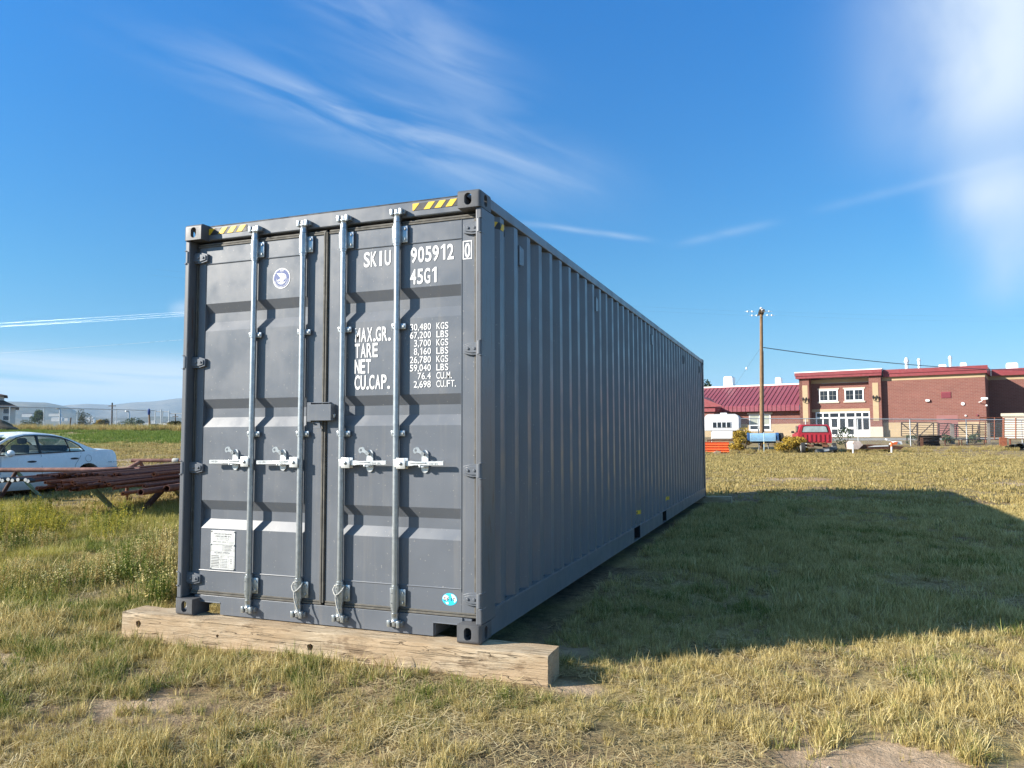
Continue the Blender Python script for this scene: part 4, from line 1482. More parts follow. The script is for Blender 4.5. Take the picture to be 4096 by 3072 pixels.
def make_car():
    x0, y0 = -13.16, 8.117
    car = thing('sedan_car', 'white four-door sedan parked behind the rusty pipe rack', 'car', (x0, y0, gz(x0 + .9, y0) - .02))
    def ring(s, deck, crown, hw, low, tuck=.0):
        """body cross-section; local x across, y along, z up"""
        pts = [(hw - .10, low), (hw - .02, low + .10), (hw + .02, .48), (hw + .015, .62), (hw - .015, deck - .10), (hw - .07, deck - .01), (hw - .30, deck + crown * .7), (0, deck + crown)]
        r = [(a, s, b) for a, b in pts]
        return r + [(-a, s, b) for a, b in pts[:-1][::-1]]
    secs = [(-2.78, .60, .0, .62, .30), (-2.70, .68, .01, .78, .24), (-2.45, .76, .02, .86, .20), (-1.9, .88, .03, .90, .19), (-1.2, .98, .03, .92, .18), (-.6, .985, .02, .93, .17), (.3, 1.0, .02, .935, .17), (1.1, 1.03, .02, .935, .17), (1.6, 1.06, .02, .925, .18), (2.05, 1.065, .02, .90, .22), (2.30, 1.045, .015, .865, .26), (2.41, .98, .01, .83, .30), (2.44, .90, .0, .81, .34)]
    b = MB().loft([ring(*q) for q in secs])
    # greenhouse: a roof shell on pillars, open for the glass, seats inside
    gsec = [(-.40, 1.405, .63), (-.2, 1.45, .61), (.0, 1.478, .60), (.35, 1.488, .60), (.75, 1.455, .60), (1.02, 1.39, .615), (1.12, 1.35, .63)]
    gr = []
    for s, h, wt in gsec:
        up_ = [(wt + .075, s, h - .065), (wt + .055, s, h - .03), (wt, s, h - .012), (wt * .5, s, h + .012), (0, s, h + .02)]
        up_ = up_ + [(-p[0], p[1], p[2]) for p in up_[:-1][::-1]]
        lo_ = [(a_ * .97, s, c_ - .03) for a_, s, c_ in up_]
        gr.append(up_ + lo_[::-1])
    wheels = (1.49, -1.40)
    cuts = []
    for s in wheels:
        for sd in (1, -1):
            c = MB()
            c.prism([(s + .385 * math.cos(a), .345 + .385 * math.sin(a)) for a in np.linspace(0, 2 * math.pi, 33)[:-1]], sd * .60, sd * 1.2, 'x')
            cuts.append(c)
    me2 = boolcut(b, cuts)
    link('body', me2, CARW, car, smooth=42)
    MB().loft(gr).build('roof', CARW, car, smooth=42)
    for sd in (1, -1):
        MB().tube([(sd * .86, -1.02, 1.0), (sd * .765, -.66, 1.24), (sd * .695, -.38, 1.37)], [.035, .030, .03], 8).build('windscreen_pillar', CARW, car, smooth=60)
        MB().add([(sd * w_, s_, h_) for w_, s_, h_ in ((.70, 1.02, 1.325), (.715, 1.14, 1.28), (.78, 1.30, 1.17), (.865, 1.40, 1.035), (.87, 1.85, 1.035), (.74, 1.62, 1.13), (.66, 1.36, 1.25), (.62, 1.12, 1.35))], [(0, 1, 6, 7), (1, 2, 5, 6), (2, 3, 4, 5)]).build('rear_pillar', CARW, car, smooth=60)
        MB().tube([(sd * .875, .24, 1.0), (sd * .70, .24, 1.40)], .035, 6).build('door_pillar', TRIM, car)
    for sx_ in (-.40, .40):
        sq = MB().cbox(sx_ - .25, sx_ + .25, .02, .16, .98, 1.20, .05).cbox(sx_ - .13, sx_ + .13, .08, .18, 1.215, 1.36, .05)
        sq.build('front_seat', SEATM, car, smooth=40)
    MB().cbox(-.70, .70, .98, 1.12, 1.035, 1.18, .05).build('rear_seat', SEATM, car, smooth=40)
    MB().cbox(-.80, .80, -1.02, -.75, .99, 1.05, .03).build('dashboard', TRIM, car)
    MB().tube([(.40 + .17 * math.cos(a_), -.55 + .05 * math.sin(a_), 1.08 + .14 * math.sin(a_)) for a_ in np.linspace(0, 6.283, 17)], .015, 6).build('steering_wheel', TRIM, car, smooth=60)
    def side_w(h):
        return .885 - (h - .98) * (.885 - .70) / .42
    def pane(name, poly, m, off=.010, parent=car, thick=.004):
        out = []
        for sd in (1, -1):
            q = MB()
            q.add([(sd * (side_w(h) + off), s, h) for s, h in poly], [list(range(len(poly)))])
            out.append(q)
        return out
    for nm, poly in (('front_window', [(-.66, .985), (.20, 1.0), (.20, 1.395), (-.02, 1.385), (-.22, 1.345), (-.42, 1.24), (-.58, 1.11)]),
                     ('rear_window', [(.28, 1.0), (1.00, 1.025), (.97, 1.20), (.94, 1.315), (.82, 1.355), (.60, 1.385), (.28, 1.397)]),
                     ('quarter_window', [(1.035, 1.027), (1.34, 1.04), (1.25, 1.14), (1.12, 1.235), (.985, 1.30), (1.01, 1.18)])):
        for q in pane(nm, poly, GLASS, -.004):
            q.build(nm, CLEAR, car)
    frame_ = [(-.74, .975), (1.42, 1.032), (1.30, 1.17), (1.14, 1.265), (.90, 1.36), (.60, 1.405), (.20, 1.415), (-.05, 1.405), (-.25, 1.36), (-.46, 1.25), (-.64, 1.105)]
    for sd in (1, -1):
        q = MB()
        q.tube([(sd * (side_w(h) + .004), s, h) for s, h in frame_ + frame_[:1]], .014, 6)
        q.build('window_trim', TRIM, car, smooth=60)
    MB().tube([(side_w(1.03) + .004, 1.02, 1.03), (side_w(1.18) + .004, 1.0, 1.18), (side_w(1.32) + .004, .965, 1.32)], .016, 6).build('quarter_bar', TRIM, car)
    q = MB().add([(-.74, -1.05, 1.035), (.74, -1.05, 1.035), (.60, -.42, 1.42), (-.60, -.42, 1.42)], [(0, 1, 2, 3)])
    q.T = None
    q.v = [v + Vector((0, -.010, .012)) for v in q.v]
    q.build('windscreen', CLEAR, car)
    q = MB().add([(-.62, 1.12, 1.365), (.62, 1.12, 1.365), (.72, 1.66, 1.115), (-.72, 1.66, 1.115)], [(0, 1, 2, 3)])
    q.v = [v + Vector((0, .004, .006)) for v in q.v]
    q.build('back_window', CLEAR, car)
    for s in wheels:
        for sd in (1, -1):
            ty = MB().tube([(sd * .70, s, .315), (sd * .72, s, .315), (sd * .90, s, .315), (sd * .915, s, .315)], [.30, .315, .315, .29], 26).build('wheel', TYRE, car, smooth=40)
            ty.name = 'wheel'
            rm = MB().tube([(sd * .90, s, .315), (sd * .918, s, .315)], [.205, .20], 22)
            rm.build('rim', ALLOY, ty, smooth=40)
        MB().tube([(-.62, s, .345), (.62, s, .345)], .37, 20).build('wheel_well', TRIM, car, smooth=40)
    mm = MB().ball((1.04, -.60, 1.01), .13, 14, 8, sq=(.75, .62, .62)).box(.86, 1.0, -.62, -.57, .95, 1.0)
    mm.build('door_mirror', CARW, car, smooth=60)
    for s, h in ((.0, .812), (1.10, .852)):
        hd_ = MB()
        hd_.prism([(s + .125 * math.cos(a), h + .034 * math.sin(a)) for a in np.linspace(0, 6.283, 17)[:-1]], .915, .930, 'x')
        ho = hd_.build('door_handle', CARW, car, label=None)
        MB().cbox(.928, .945, s - .105, s + .105, h - .006, h + .016, .005).build('grip', TRIM, ho)
        MB().prism([(s + .110 * math.cos(a), h + .024 * math.sin(a)) for a in np.linspace(0, 6.283, 17)[:-1]], .9302, .9312, 'x').build('recess', TRIM, ho)
    sm = MB()
    def seam(pts, w=.007):
        for (s0, h0), (s1, h1) in zip(pts[:-1], pts[1:]):
            d = Vector((0, s1 - s0, h1 - h0)).normalized()
            nrm = Vector((0, -d.z, d.y)) * w / 2
            def X(h):
                return float(np.interp(h, [.2, .3, .48, .62, .90, .99], [.86, .915, .9535, .9505, .922, .89])) + .0035
            a, c = Vector((X(h0), s0, h0)), Vector((X(h1), s1, h1))
            sm.add([a - nrm, a + nrm, c + nrm, c - nrm], [(0, 1, 2, 3)])
    for pts in ([(.245, .97), (.245, .62), (.25, .48), (.25, .24)], [(1.30, 1.0), (1.27, .90), (1.13, .72), (1.08, .55)], [(-.72, .95), (-.74, .6), (-.74, .25)]):
        seam(pts)
    th = np.linspace(0, 2 * math.pi, 21)
    seam([(1.49 + .085 * math.cos(a), .845 + .085 * math.sin(a)) for a in th], .006)
    sm.build('panel_gap', TRIM, car)
    MB().cbox(.925, .945, 1.92, 2.36, .585, .605, .004).build('bumper_trim', TRIM, car)
    MB().cbox(-.78, .78, 2.40, 2.50, .42, .66, .05).build('rear_bumper', CARW, car, smooth=40)
    TL = mat('red_lamp_glass', (.35, .02, .02), .2)
    for sd in (1, -1):
        MB().cbox(sd * .62 - .17, sd * .62 + .17, 2.40, 2.452, .76, .90, .02).build('tail_lamp', TL, car)
    tm, wd = text_mesh('PARK AVENUE', .030, None, .01)
    MB().add([(.9375, 2.07 + v.x, .725 + v.z) for v in tm.v], tm.f).build('lettering', TRIM, car)
make_car()

# ------------------------------------------------------------------ pipe racks and pipes
PIPE_A = rust('rusty_brown_pipe', (.115, .042, .030), (.20, .075, .045))
PIPE_B = rust('orange_rusted_pipe', (.17, .055, .025), (.30, .12, .05), 18)
RACK = rust('rust_primer_beam', (.23, .115, .095), (.36, .20, .16), 7)
LEGG = mat('faded_green_steel', (.17, .27, .20), .7, 0, .25, 12, (.28, .16, .10), .6)
LEGB = rust('dark_rusty_leg', (.07, .032, .025), (.16, .09, .065), 9)
LEGY = mat('ochre_steel', (.30, .22, .09), .75, 0, .3, 12, (.15, .07, .04), .6)
CAPW = mat('white_pipe_cap', (.62, .62, .60), .5, 0, .1, 20)
PD = (at(713, 1862, 18.2) - at(130, 1916, 12.9))
PD.z = 0
PD.normalize()
def rack(label, u0, u1, d, v, rad, legs, ends=True):
    a, b = at(u0, v, d), at(u1, v, d)
    b.z = a.z
    r = thing('pipe_rack', label, 'pipe rack', ((a.x + b.x) / 2, (a.y + b.y) / 2, gz((a.x + b.x) / 2, (a.y + b.y) / 2)), 0, 'trestles holding the pipes')
    T = Matrix.Translation(-Vector(r.location))
    m = MB(T).tube([a, b], rad, 14)
    m.build('beam', RACK, r, smooth=40)
    dirp = PD
    for u, off, splay, m_, rr in legs:
        t = (u - u0) / (u1 - u0)
        p = a.lerp(b, t) + Vector((0, 0, -rad * .6))
        q = p + RXY * splay + dirp * off
        q.z = gz(q.x, q.y) - .05
        MB(T).tube([p, q], rr, 10).build('leg', m_, r, smooth=40)
    return r
rack('rust-red pipe trestle in front of the white sedan with one brown and one green leg', -260, 560, 16.0, 1881, .048, [(66, -.1, -.34, LEGB, .040), (66, .55, .28, LEGG, .036), (512, .2, -.12, RACK, .034)])
rack('pipe trestle hidden under the near pipe ends with a green and a dark brown leg', 330, 820, 14.1, 1938, .05, [(362, .55, .22, LEGG, .050), (664, -.55, -.26, LEGB, .056), (690, .5, .2, LEGY, .045), (805, -.5, -.1, LEGB, .05)])
rack('far rust-red trestle with a rope round its beam, beside the container', 527, 1000, 24.0, 1842, .058, [(560, -.3, -.42, RACK, .07), (560, .5, -.1, RACK, .06), (930, .4, .2, RACK, .06)])
c = at(703, 1842, 24.0)
MB().tube([c - RXY * .10, c - RXY * .08, c + RXY * .08, c + RXY * .10], [.062, .075, .075, .062], 12).build('rope', ROPE, tag(thing('rope_wrap', 'pale rope wound round the end of the far pipe trestle', 'rope', c), None), smooth=40).location = -Vector(c)
for o in bpy.data.objects:
    if o.name.startswith('rope_wrap'):
        o.rotation_euler = (0, 0, 0)
gp = np.random.default_rng(5)
def one_pipe(u, v, d, r, ln, m, label, group, cap=None, wob=0.):
    a = at(u, v, d)
    dr_ = (PD + RXY * wob).normalized()
    dr_.z = gp.normal(0, .0015)
    o = MB().pipe((0, 0, 0), dr_ * ln, r, r * .24, 12).build('steel_pipe', m, None, smooth=40)
    o.location = a
    tag(o, label, 'pipe', group)
    if cap:
        MB().tube([-dr_ * .05, dr_ * .10], r * 1.25, 12).build('pipe_cap', TRIM, o, smooth=40)
        MB().tube([-dr_ * .056, -dr_ * .0505], r * 1.1, 12).build('cap_face', CAPW, o, smooth=40)
    elif r < .04 and gp.random() < .6:
        MB().tube([dr_ * .0, dr_ * .12], r * 1.28, 12, cap=False).build('collar', m, o, smooth=40)
    return o
for i, (u, v) in enumerate(((-14, 1925), (6, 1918), (18, 1922), (41, 1917), (58, 1921), (80, 1918), (110, 1919), (120, 1924))):
    one_pipe(u, v, 12.9, .027, 9.4, PIPE_A, 'dark brown pipe with a white-capped end, far left of the pile', 'white-capped pipes', True, gp.normal(0, .004))
small = [(410, 1255), (480, 1245), (525, 1240), (500, 1190), (545, 1200), (620, 1220), (630, 1258), (680, 1185), (690, 1230), (740, 1225), (780, 1270), (800, 1190), (830, 1210), (850, 1268), (860, 1205), (905, 1240), (960, 1225), (1035, 1215), (1085, 1225), (1205, 1212), (1160, 1190), (1100, 1180)]
for i, (x, y) in enumerate(small):
    d = 12.3 + gp.random() * .5
    one_pipe(x / 2.765, 1500 + y / 2.765, d, .024 + .006 * gp.random(), 8.6 + gp.random(), (PIPE_A, PIPE_B)[i % 2], 'long rusty brown pipe in the tight bundle on the trestles', 'rusty pipes bundled on the trestles', None, gp.normal(0, .004))
for i in range(16):      # the upper and rear pipes of the bundle
    t = i / 15
    one_pipe(150 + 330 * t, 1908 - 10 * t + gp.normal(0, 4), 13.4 + .8 * t, .026 + .006 * gp.random(), 9.0, (PIPE_A, PIPE_A, PIPE_B)[i % 3], 'long rusty brown pipe in the tight bundle on the trestles', 'rusty pipes bundled on the trestles', None, .002)
for i in range(10):
    one_pipe(1120 / 2.765 + i * 22, 1500 + (1180 - i * 4) / 2.765, 13.2 + .1 * i, .028, 8.0, (PIPE_B, PIPE_A)[i % 2], 'long rusty brown pipe in the tight bundle on the trestles', 'rusty pipes bundled on the trestles', None, .0)
for x, y, d, r, m_, lb in ((1555, 1297, 12.0, .052, PIPE_A, 'thick open-ended brown pipe lying lowest, left of its thicker twin'), (1842, 1256, 12.6, .060, PIPE_A, 'thickest open-ended brown pipe, its mouth next to the container edge'),
                           (1262, 1248, 12.3, .026, PIPE_B, 'single orange rusted pipe with a knobbly collar apart from the bundle'), (1358, 1312, 12.0, .028, PIPE_B, 'short-ended rusty pipe lying lowest beside the thick pipe'), (1592, 1228, 12.6, .030, PIPE_A, 'brown pipe lying just above the thick pipe'), (1700, 1100, 13.6, .034, PIPE_B, 'orange rusted pipe end showing high up beside the container')):
    one_pipe(x / 2.765, 1500 + y / 2.765, d, r, 8.5, m_, lb, None)

# ------------------------------------------------------------------ far left: fence, gate, poles, house, shrubs
FENCE_G = mat('galvanised_fence_tube', (.55, .57, .58), .4, .5, .1, 8)
def link_material(name, pitch, wire, grey):
    t = NT(name)
    tc_ = t.coord('Object')
    s = t.n('ShaderNodeSeparateXYZ')
    t.l(tc_, s.inputs[0])
    out = None
    for sg in (1., -1.):
        q = t.math('ADD', s.outputs[0], t.math('MULTIPLY', s.outputs[2], sg))
        q = t.math('ABSOLUTE', t.math('SUBTRACT', t.math('FRACT', t.math('DIVIDE', q, pitch)), .5))
        q = t.math('LESS_THAN', q, wire / pitch * .7)
        out = q if out is None else t.math('MAXIMUM', out, q)
    t.base((grey, grey, grey * 1.02))
    t.set(.5, .4, .4)
    tr = t.n('ShaderNodeBsdfTransparent')
    mx = t.n('ShaderNodeMixShader')
    t.l(out, mx.inputs[0])
    t.l(tr.outputs[0], mx.inputs[1])
    t.l(t.b.outputs[0], mx.inputs[2])
    t.l(mx.outputs[0], t.t.nodes['Material Output'].inputs['Surface'])
    return t.m
LINK = link_material('chain_link_wire', .075, .0045, .45)
def tubes_between(T, a, b, r, n=8):
    return MB(T).tube([a, b], r, n)
def chain_fence(label, pts, posts, height, rail_r=.03, post_r=.035, sink=.1):
    """pts: (u, v_top, d) along the top rail; posts: u positions"""
    us = [p[0] for p in pts]
    def top(u):
        return at(u, float(np.interp(u, us, [p[1] for p in pts])), float(np.interp(u, us, [p[2] for p in pts])))
    o0, o1 = top(us[0]), top(us[-1])
    ax = (o1 - o0)
    ax.z = 0
    yaw = math.atan2(ax.y, ax.x)
    base = Vector((o0.x, o0.y, gz(o0.x, o0.y)))
    f = thing('chain_link_fence', label, 'fence', base, yaw)
    T = (Matrix.Translation(base) @ Matrix.Rotation(yaw, 4, 'Z')).inverted()
    MB(T).tube([top(u) for u in np.linspace(us[0], us[-1], 40)], rail_r, 8).build('top_rail', FENCE_G, f, smooth=40)
    for u in posts:
        p = top(u)
        MB(T).tube([p, Vector((p.x, p.y, gz(p.x, p.y) - sink))], post_r, 8).build('post', FENCE_G, f, smooth=40)
    m = MB(T)
    uu = np.linspace(us[0], us[-1], 60)
    vs = []
    for u in uu:
        p = top(u)
        vs += [Vector((p.x, p.y, p.z - .02)), Vector((p.x, p.y, p.z - height))]
    m.add(vs, [(2 * i, 2 * i + 1, 2 * i + 3, 2 * i + 2) for i in range(len(uu) - 1)])
    m.build('wire_mesh', LINK, f)
    return f, top
fl, ftop = chain_fence('long chain-link fence along the crest behind the white sedan', [(-900, 1602, 58), (0, 1625.5, 63), (310, 1634, 68), (620, 1642, 73)], [-700, -540, -380, -240, -100, 40, 177, 310, 467], 1.75, .034, .038)
# gate frame at the right end of that fence
ga = at(622, 1642, 73)
gt = thing('field_gate', 'narrow tubular gate and posts at the right end of the crest fence', 'gate', (ga.x, ga.y, gz(ga.x, ga.y)), 0)
GT = Matrix.Translation(-Vector(gt.location))
for u, v0 in ((622, 1639), (645, 1638), (651, 1644), (677, 1642)):
    p = at(u, v0, 73.5)
    MB(GT).tube([p, Vector((p.x, p.y, gz(p.x, p.y) - .1))], .055, 8).build('gate_post', FENCE_G, gt, smooth=40)
for u0, u1, v in ((622, 645, 1646), (651, 677, 1646.5), (651, 677, 1688), (679, 760, 1654)):
    MB(GT).tube([at(u0, v, 73.5), at(u1, v + (1 if u1 > 700 else 0), 73.5)], .04, 8).build('rail', FENCE_G, gt, smooth=40)
POLEW = NT('weathered_pole_wood')
_v = POLEW.coord('Object', (10, 10, .8))
POLEW.base(POLEW.ramp(POLEW.noise(_v, 3., 7, .65), [(.3, (.14, .085, .045)), (.55, (.26, .165, .09)), (.75, (.36, .25, .15))]))
POLEW.set(.85, 0, .2)
POLEW.bump(POLEW.noise(_v, 3., 7, .65), .4, .01)
POLEW = POLEW.m
p = at(601, 1708, 70)
tp = at(596, 1641, 70)
wp = thing('leaning_post', 'leaning wooden post with a blue cloth over its top near the gate', 'post', (p.x, p.y, gz(p.x, p.y)))
PT = Matrix.Translation(-Vector(wp.location))
MB(PT).tube([Vector((p.x, p.y, gz(p.x, p.y) - .1)), tp], [.085, .075], 8).build('stake', POLEW, wp, smooth=40)
CLOTH = mat('blue_cloth', (.02, .06, .22), .8, 0, .3, 15)
MB(PT).ball(tp - Vector((0, 0, .15)), .16, 10, 7, sq=(.8, .8, 2.0)).build('cloth', CLOTH, wp, smooth=60)
p = at(277, 1706, 62)
o = MB().tube([Vector((p.x, p.y, gz(p.x, p.y) - .1)), at(284, 1670, 62)], [.05, .04], 7).build('steel_stake', LEGB, None, smooth=40)
tag(o, 'dark leaning stake in the dry weeds before the crest fence', 'stake')
DPOLE = mat('dark_pole_wood', (.07, .055, .045), .9, 0, .3, 4)
for u, v0, v1, d, r, lb in ((449, 1611, 1698, 190, .17, 'tall dark utility pole beyond the crest fence'), (527, 1670, 1700, 260, .14, 'short distant utility pole with a crossbar, right of a curved lamp post'), (702, 1656, 1690, 230, .15, 'distant utility pole just left of the container edge')):
    b_, t_ = at(u, v1, d), at(u, v0, d)
    b_.z = min(b_.z, gz(b_.x, b_.y))
    pl_ = thing('utility_pole', lb, 'pole', b_)
    T = Matrix.Translation(-b_)
    MB(T).tube([b_, Vector((t_.x, t_.y, t_.z))], [r * 1.2, r], 8).build('pole', DPOLE, pl_, smooth=40)
    MB(T).box(t_.x - 1.1, t_.x + 1.1, t_.y - .1, t_.y + .1, t_.z - .9, t_.z - .7).build('crossarm', DPOLE, pl_)
for u, v0, v1, d, lb in ((241, 1634, 1682, 120, 'curved lamp post rising behind the left half of the crest fence'), (516, 1645, 1703, 125, 'curved lamp post with a pale base, left of the gate')):
    b_, t_ = at(u, v1, d), at(u, v0 + 4, d)
    b_.z = gz(b_.x, b_.y)
    l_ = thing('lamp_post', lb, 'lamp post', b_)
    T = Matrix.Translation(-b_)
    k = d / FPX
    MB(T).tube([b_, t_, t_ + RXY * (-2 * k) + Vector((0, 0, 3 * k)), t_ + RXY * (-7 * k) + Vector((0, 0, 4.5 * k))], [.16, .12, .11, .10], 8).build('column', FENCE_G, l_, smooth=60)
    MB(T).ball(t_ + RXY * (-10 * k) + Vector((0, 0, 4.2 * k)), .25, 8, 5, sq=(1.4, 1, .5)).build('lamp_head', FENCE_G, l_, smooth=60)

CREAM = mat('cream_render', (.62, .60, .56), .85, 0, .06, 1)
SHING = mat('dark_brown_shingles', (.075, .055, .05), .9, 0, .3, 2)
WHT = mat('white_painted_trim', (.76, .76, .75), .5, 0, .04, 3)
GLASSB = mat('house_window_glass', (.05, .06, .075), .08, 0, .2, 1)
def make_house():
    o = at(60, 1690, 110)
    o.z = 1.2
    h = thing('house', 'cream house with dark shingle roofs at the far left edge of the picture', 'house', o, YAW + R(33))
    k = 110 / FPX
    Z = lambda v: 1.3048 + (1743 - v) * k - o.z
    MB().box(-12, 0, 0, 9, 0, Z(1628)).build('wall', CREAM, h)
    r0, r1 = Z(1626), Z(1598)
    rf = MB().add([(-12.5, -.5, r0), (.42, -.5, r0), (.42, 9.5, r0), (-12.5, 9.5, r0), (-10, 1.5, r1), (-1.5, 1.5, r1), (-1.5, 7.5, r1), (-10, 7.5, r1), (-12.5, -.5, r0 - .15), (.42, -.5, r0 - .15), (.42, 9.5, r0 - .15), (-12.5, 9.5, r0 - .15)],
             [(0, 1, 5, 4), (1, 2, 6, 5), (2, 3, 7, 6), (3, 0, 4, 7), (4, 5, 6, 7), (8, 9, 1, 0), (9, 10, 2, 1), (10, 11, 3, 2), (11, 8, 0, 3), (8, 11, 10, 9)])
    rf.build('roof', SHING, h)
    MB().box(.425, .47, -.5, 9.5, r0 - .16, r0 + .02).build('gutter', WHT, h)
    MB().box(-9.5, -1.5, 1.6, 7.4, r1 + .003, Z(1580)).build('upper_wall', CREAM, h)
    c0, c1 = Z(1578), Z(1562)
    MB().add([(-10, 1.1, c0), (-1.05, 1.1, c0), (-1.05, 7.9, c0), (-10, 7.9, c0), (-8, 4, c1), (-3.2, 4, c1), (-10, 1.1, c0 - .14), (-1.05, 1.1, c0 - .14), (-1.05, 7.9, c0 - .14), (-10, 7.9, c0 - .14)],
             [(0, 1, 5, 4), (1, 2, 5), (2, 3, 4, 5), (3, 0, 4), (6, 7, 1, 0), (7, 8, 2, 1), (8, 9, 3, 2), (9, 6, 0, 3), (6, 9, 8, 7)]).build('upper_roof', SHING, h)
    for a, b in ((1631, 1654), (1660, 1680)):
        f = MB().box(-1.52, -.72, -.03, -.002, Z(b), Z(a)).build('window', WHT, h)
        MB().box(-1.45, -.79, -.045, -.031, Z(b) + .07, Z(a) - .07).build('pane', GLASSB, f)
make_house()

def leaf_crown(m, c, rad, n, rng, size, flat=.8, lobes=7):
    """leaf-sized faces gathered in clumps through an uneven crown"""
    cs = []
    for i in range(lobes):
        a, b = rng.random() * 6.283, rng.random() ** .6
        cs.append((c[0] + rad[0] * b * .75 * math.cos(a), c[1] + rad[1] * b * .75 * math.sin(a), c[2] + rad[2] * (rng.random() * 1.5 - .75), .30 + .32 * rng.random()))
    for i in range(n):
        q = cs[int(rng.integers(lobes))]
        d = Vector(rng.normal(0, 1, 3))
        d.normalize()
        rr = q[3] * (.35 + .65 * rng.random() ** .5)
        p = Vector((q[0] + d.x * rr * rad[0], q[1] + d.y * rr * rad[1], q[2] + d.z * rr * rad[2] * flat))
        a = Vector(rng.normal(0, 1, 3)).normalized() * size * (.5 + rng.random())
        b = Vector(rng.normal(0, 1, 3)).normalized() * size * (.4 + .6 * rng.random())
        m.v += [p - a, p + b, p + a, p - b]
        k = len(m.v)
        m.f.append([k - 4, k - 3, k - 2, k - 1])
def leaf_material(name, stops, trans=.3, scale=1.2):
    t = NT(name)
    p = t.wcoord()
    g = t.n('ShaderNodeNewGeometry')
    f = t.math('ADD', t.math('MULTIPLY', g.outputs['Random Per Island'], .55), t.math('MULTIPLY', t.noise(p, scale, 4), .45))
    c = t.ramp(f, stops)
    t.base(c)
    t.set(.6, 0, .25)
    tr = t.n('ShaderNodeBsdfTranslucent')
    t.l(c, tr.inputs['Color'])
    mx = t.n('ShaderNodeMixShader')
    mx.inputs[0].default_value = trans
    t.l(t.b.outputs[0], mx.inputs[1])
    t.l(tr.outputs[0], mx.inputs[2])
    t.l(mx.outputs[0], t.t.nodes['Material Output'].inputs['Surface'])
    return t.m
BUSH_G = leaf_material('blue_green_leaves', [(.2, (.03, .05, .022)), (.5, (.06, .095, .04)), (.8, (.12, .16, .07))])
BUSH_O = leaf_material('olive_leaves', [(.2, (.03, .035, .015)), (.5, (.07, .075, .03)), (.8, (.13, .125, .05))])
RABBIT = leaf_material('yellow_rabbitbrush', [(.15, (.10, .09, .02)), (.35, (.26, .18, .03)), (.6, (.50, .34, .05)), (.85, (.68, .49, .09))], .3, 2.5)
BARK = mat('bark', (.10, .07, .05), .9, 0, .3, 8)
def bush(name, label, cat, loc, w, h, n, m, size, seed, trunk=.06, group=None, lobes=7, low=.12):
    rng = np.random.default_rng(seed)
    t = thing(name, label, cat, loc, 0, group)
    tr = MB()
    for i in range(6):
        a = rng.random() * 6.283
        e = (math.cos(a) * w * .3, math.sin(a) * w * .3, h * (.5 + .3 * rng.random()))
        tr.tube([(0, 0, -.05), (e[0] * .35, e[1] * .35, e[2] * .5), e], [trunk, trunk * .7, trunk * .25], 6)
    tr.build('trunk', BARK, t, smooth=60)
    c = MB()
    leaf_crown(c, (0, 0, h * (.5 + low)), (w / 2, w / 2, h * .5), n, rng, size, .8, lobes)
    me = bpy.data.meshes.new('crown')
    me.from_pydata([tuple(v) for v in c.v], [], c.f)
    link('crown', me, m, t)
    return t
def on_ground(u, v, d):
    p = at(u, v, d)
    p.z = gz(p.x, p.y)
    return p
for i, (u, d, w, vt, m_, lb) in enumerate(((118, 92, 2.6, 1653, BUSH_G, 'rounded blue-green tree left of the fence, nearest the house'), (150, 95, 1.9, 1646, BUSH_G, 'taller of the two green trees beside the house'), (332, 110, 2.1, 1655, BUSH_O, 'dark olive tree with a rounded crown behind the crest fence'),
                                         (372, 100, 1.5, 1692, BUSH_O, 'low dark shrub right of the olive tree'), (393, 80, 1.0, 1683, RABBIT, 'yellowing shrub behind the crest fence'), (425, 100, 1.3, 1686, BUSH_O, 'low dark shrub left of the tall utility pole'),
                                         (490, 100, 3.0, 1684, BUSH_G, 'wide pale green shrub behind the fence by the lamp post'), (548, 100, 3.0, 1683, BUSH_G, 'wide pale green shrub between lamp post and gate'), (702, 68, 1.5, 1688, BUSH_O, 'dark green shrub at the foot of the fence beside the container'),
                                         (626, 68, 1.8, 1700, BUSH_O, 'low dark green shrub in front of the gate'))):
    p = on_ground(u, 1700, d)
    hh = max(.4, CAM[2] + (1743.5 - vt) / FPX * d - p.z)
    bush('tree' if i < 3 else 'shrub', lb, 'tree' if i < 3 else 'shrub', p, w, hh, 1700, m_, .09, 40 + i, .05, None, 9)
# dark mound of soil at the left edge
mo = MB()
c = on_ground(-8, 1712, 57)
n = 26
rings = []
for i in range(9):
    t = i / 8
    rings.append([(1.9 * (1 - t) * math.cos(a) * (1 + .18 * math.sin(3 * a + i)), 1.5 * (1 - t) * math.sin(a), 1.05 * (t ** .8) + .06 * math.sin(5 * a + 2 * i) * (1 - t)) for a in np.linspace(0, 6.283, n + 1)[:-1]])
SOIL = mat('dark_soil', (.06, .05, .035), .95, 0, .4, 3, bump=.8, bscale=9)
o = mo.loft(rings).build('soil_mound', SOIL, None, smooth=60)
o.location = c - Vector((0, 0, .05))
tag(o, 'dark heap of soil on the grass at the left edge below the house', 'mound')
# parked trailer, pale and half hidden behind the gate
p = on_ground(655, 1705, 84)
tl = thing('trailer', 'low white trailer half hidden by weeds behind the gate', 'trailer', (p.x, p.y, gz(p.x, p.y)), YAW)
MB().cbox(-.45, .75, -.6, .6, .35, 1.0, .08).build('body', WHT, tl)
for sd in (-.2, .5):
    MB().tube([(sd, -.64, .25), (sd, -.5, .25)], .25, 12).build('wheel', TYRE, tl, smooth=40)
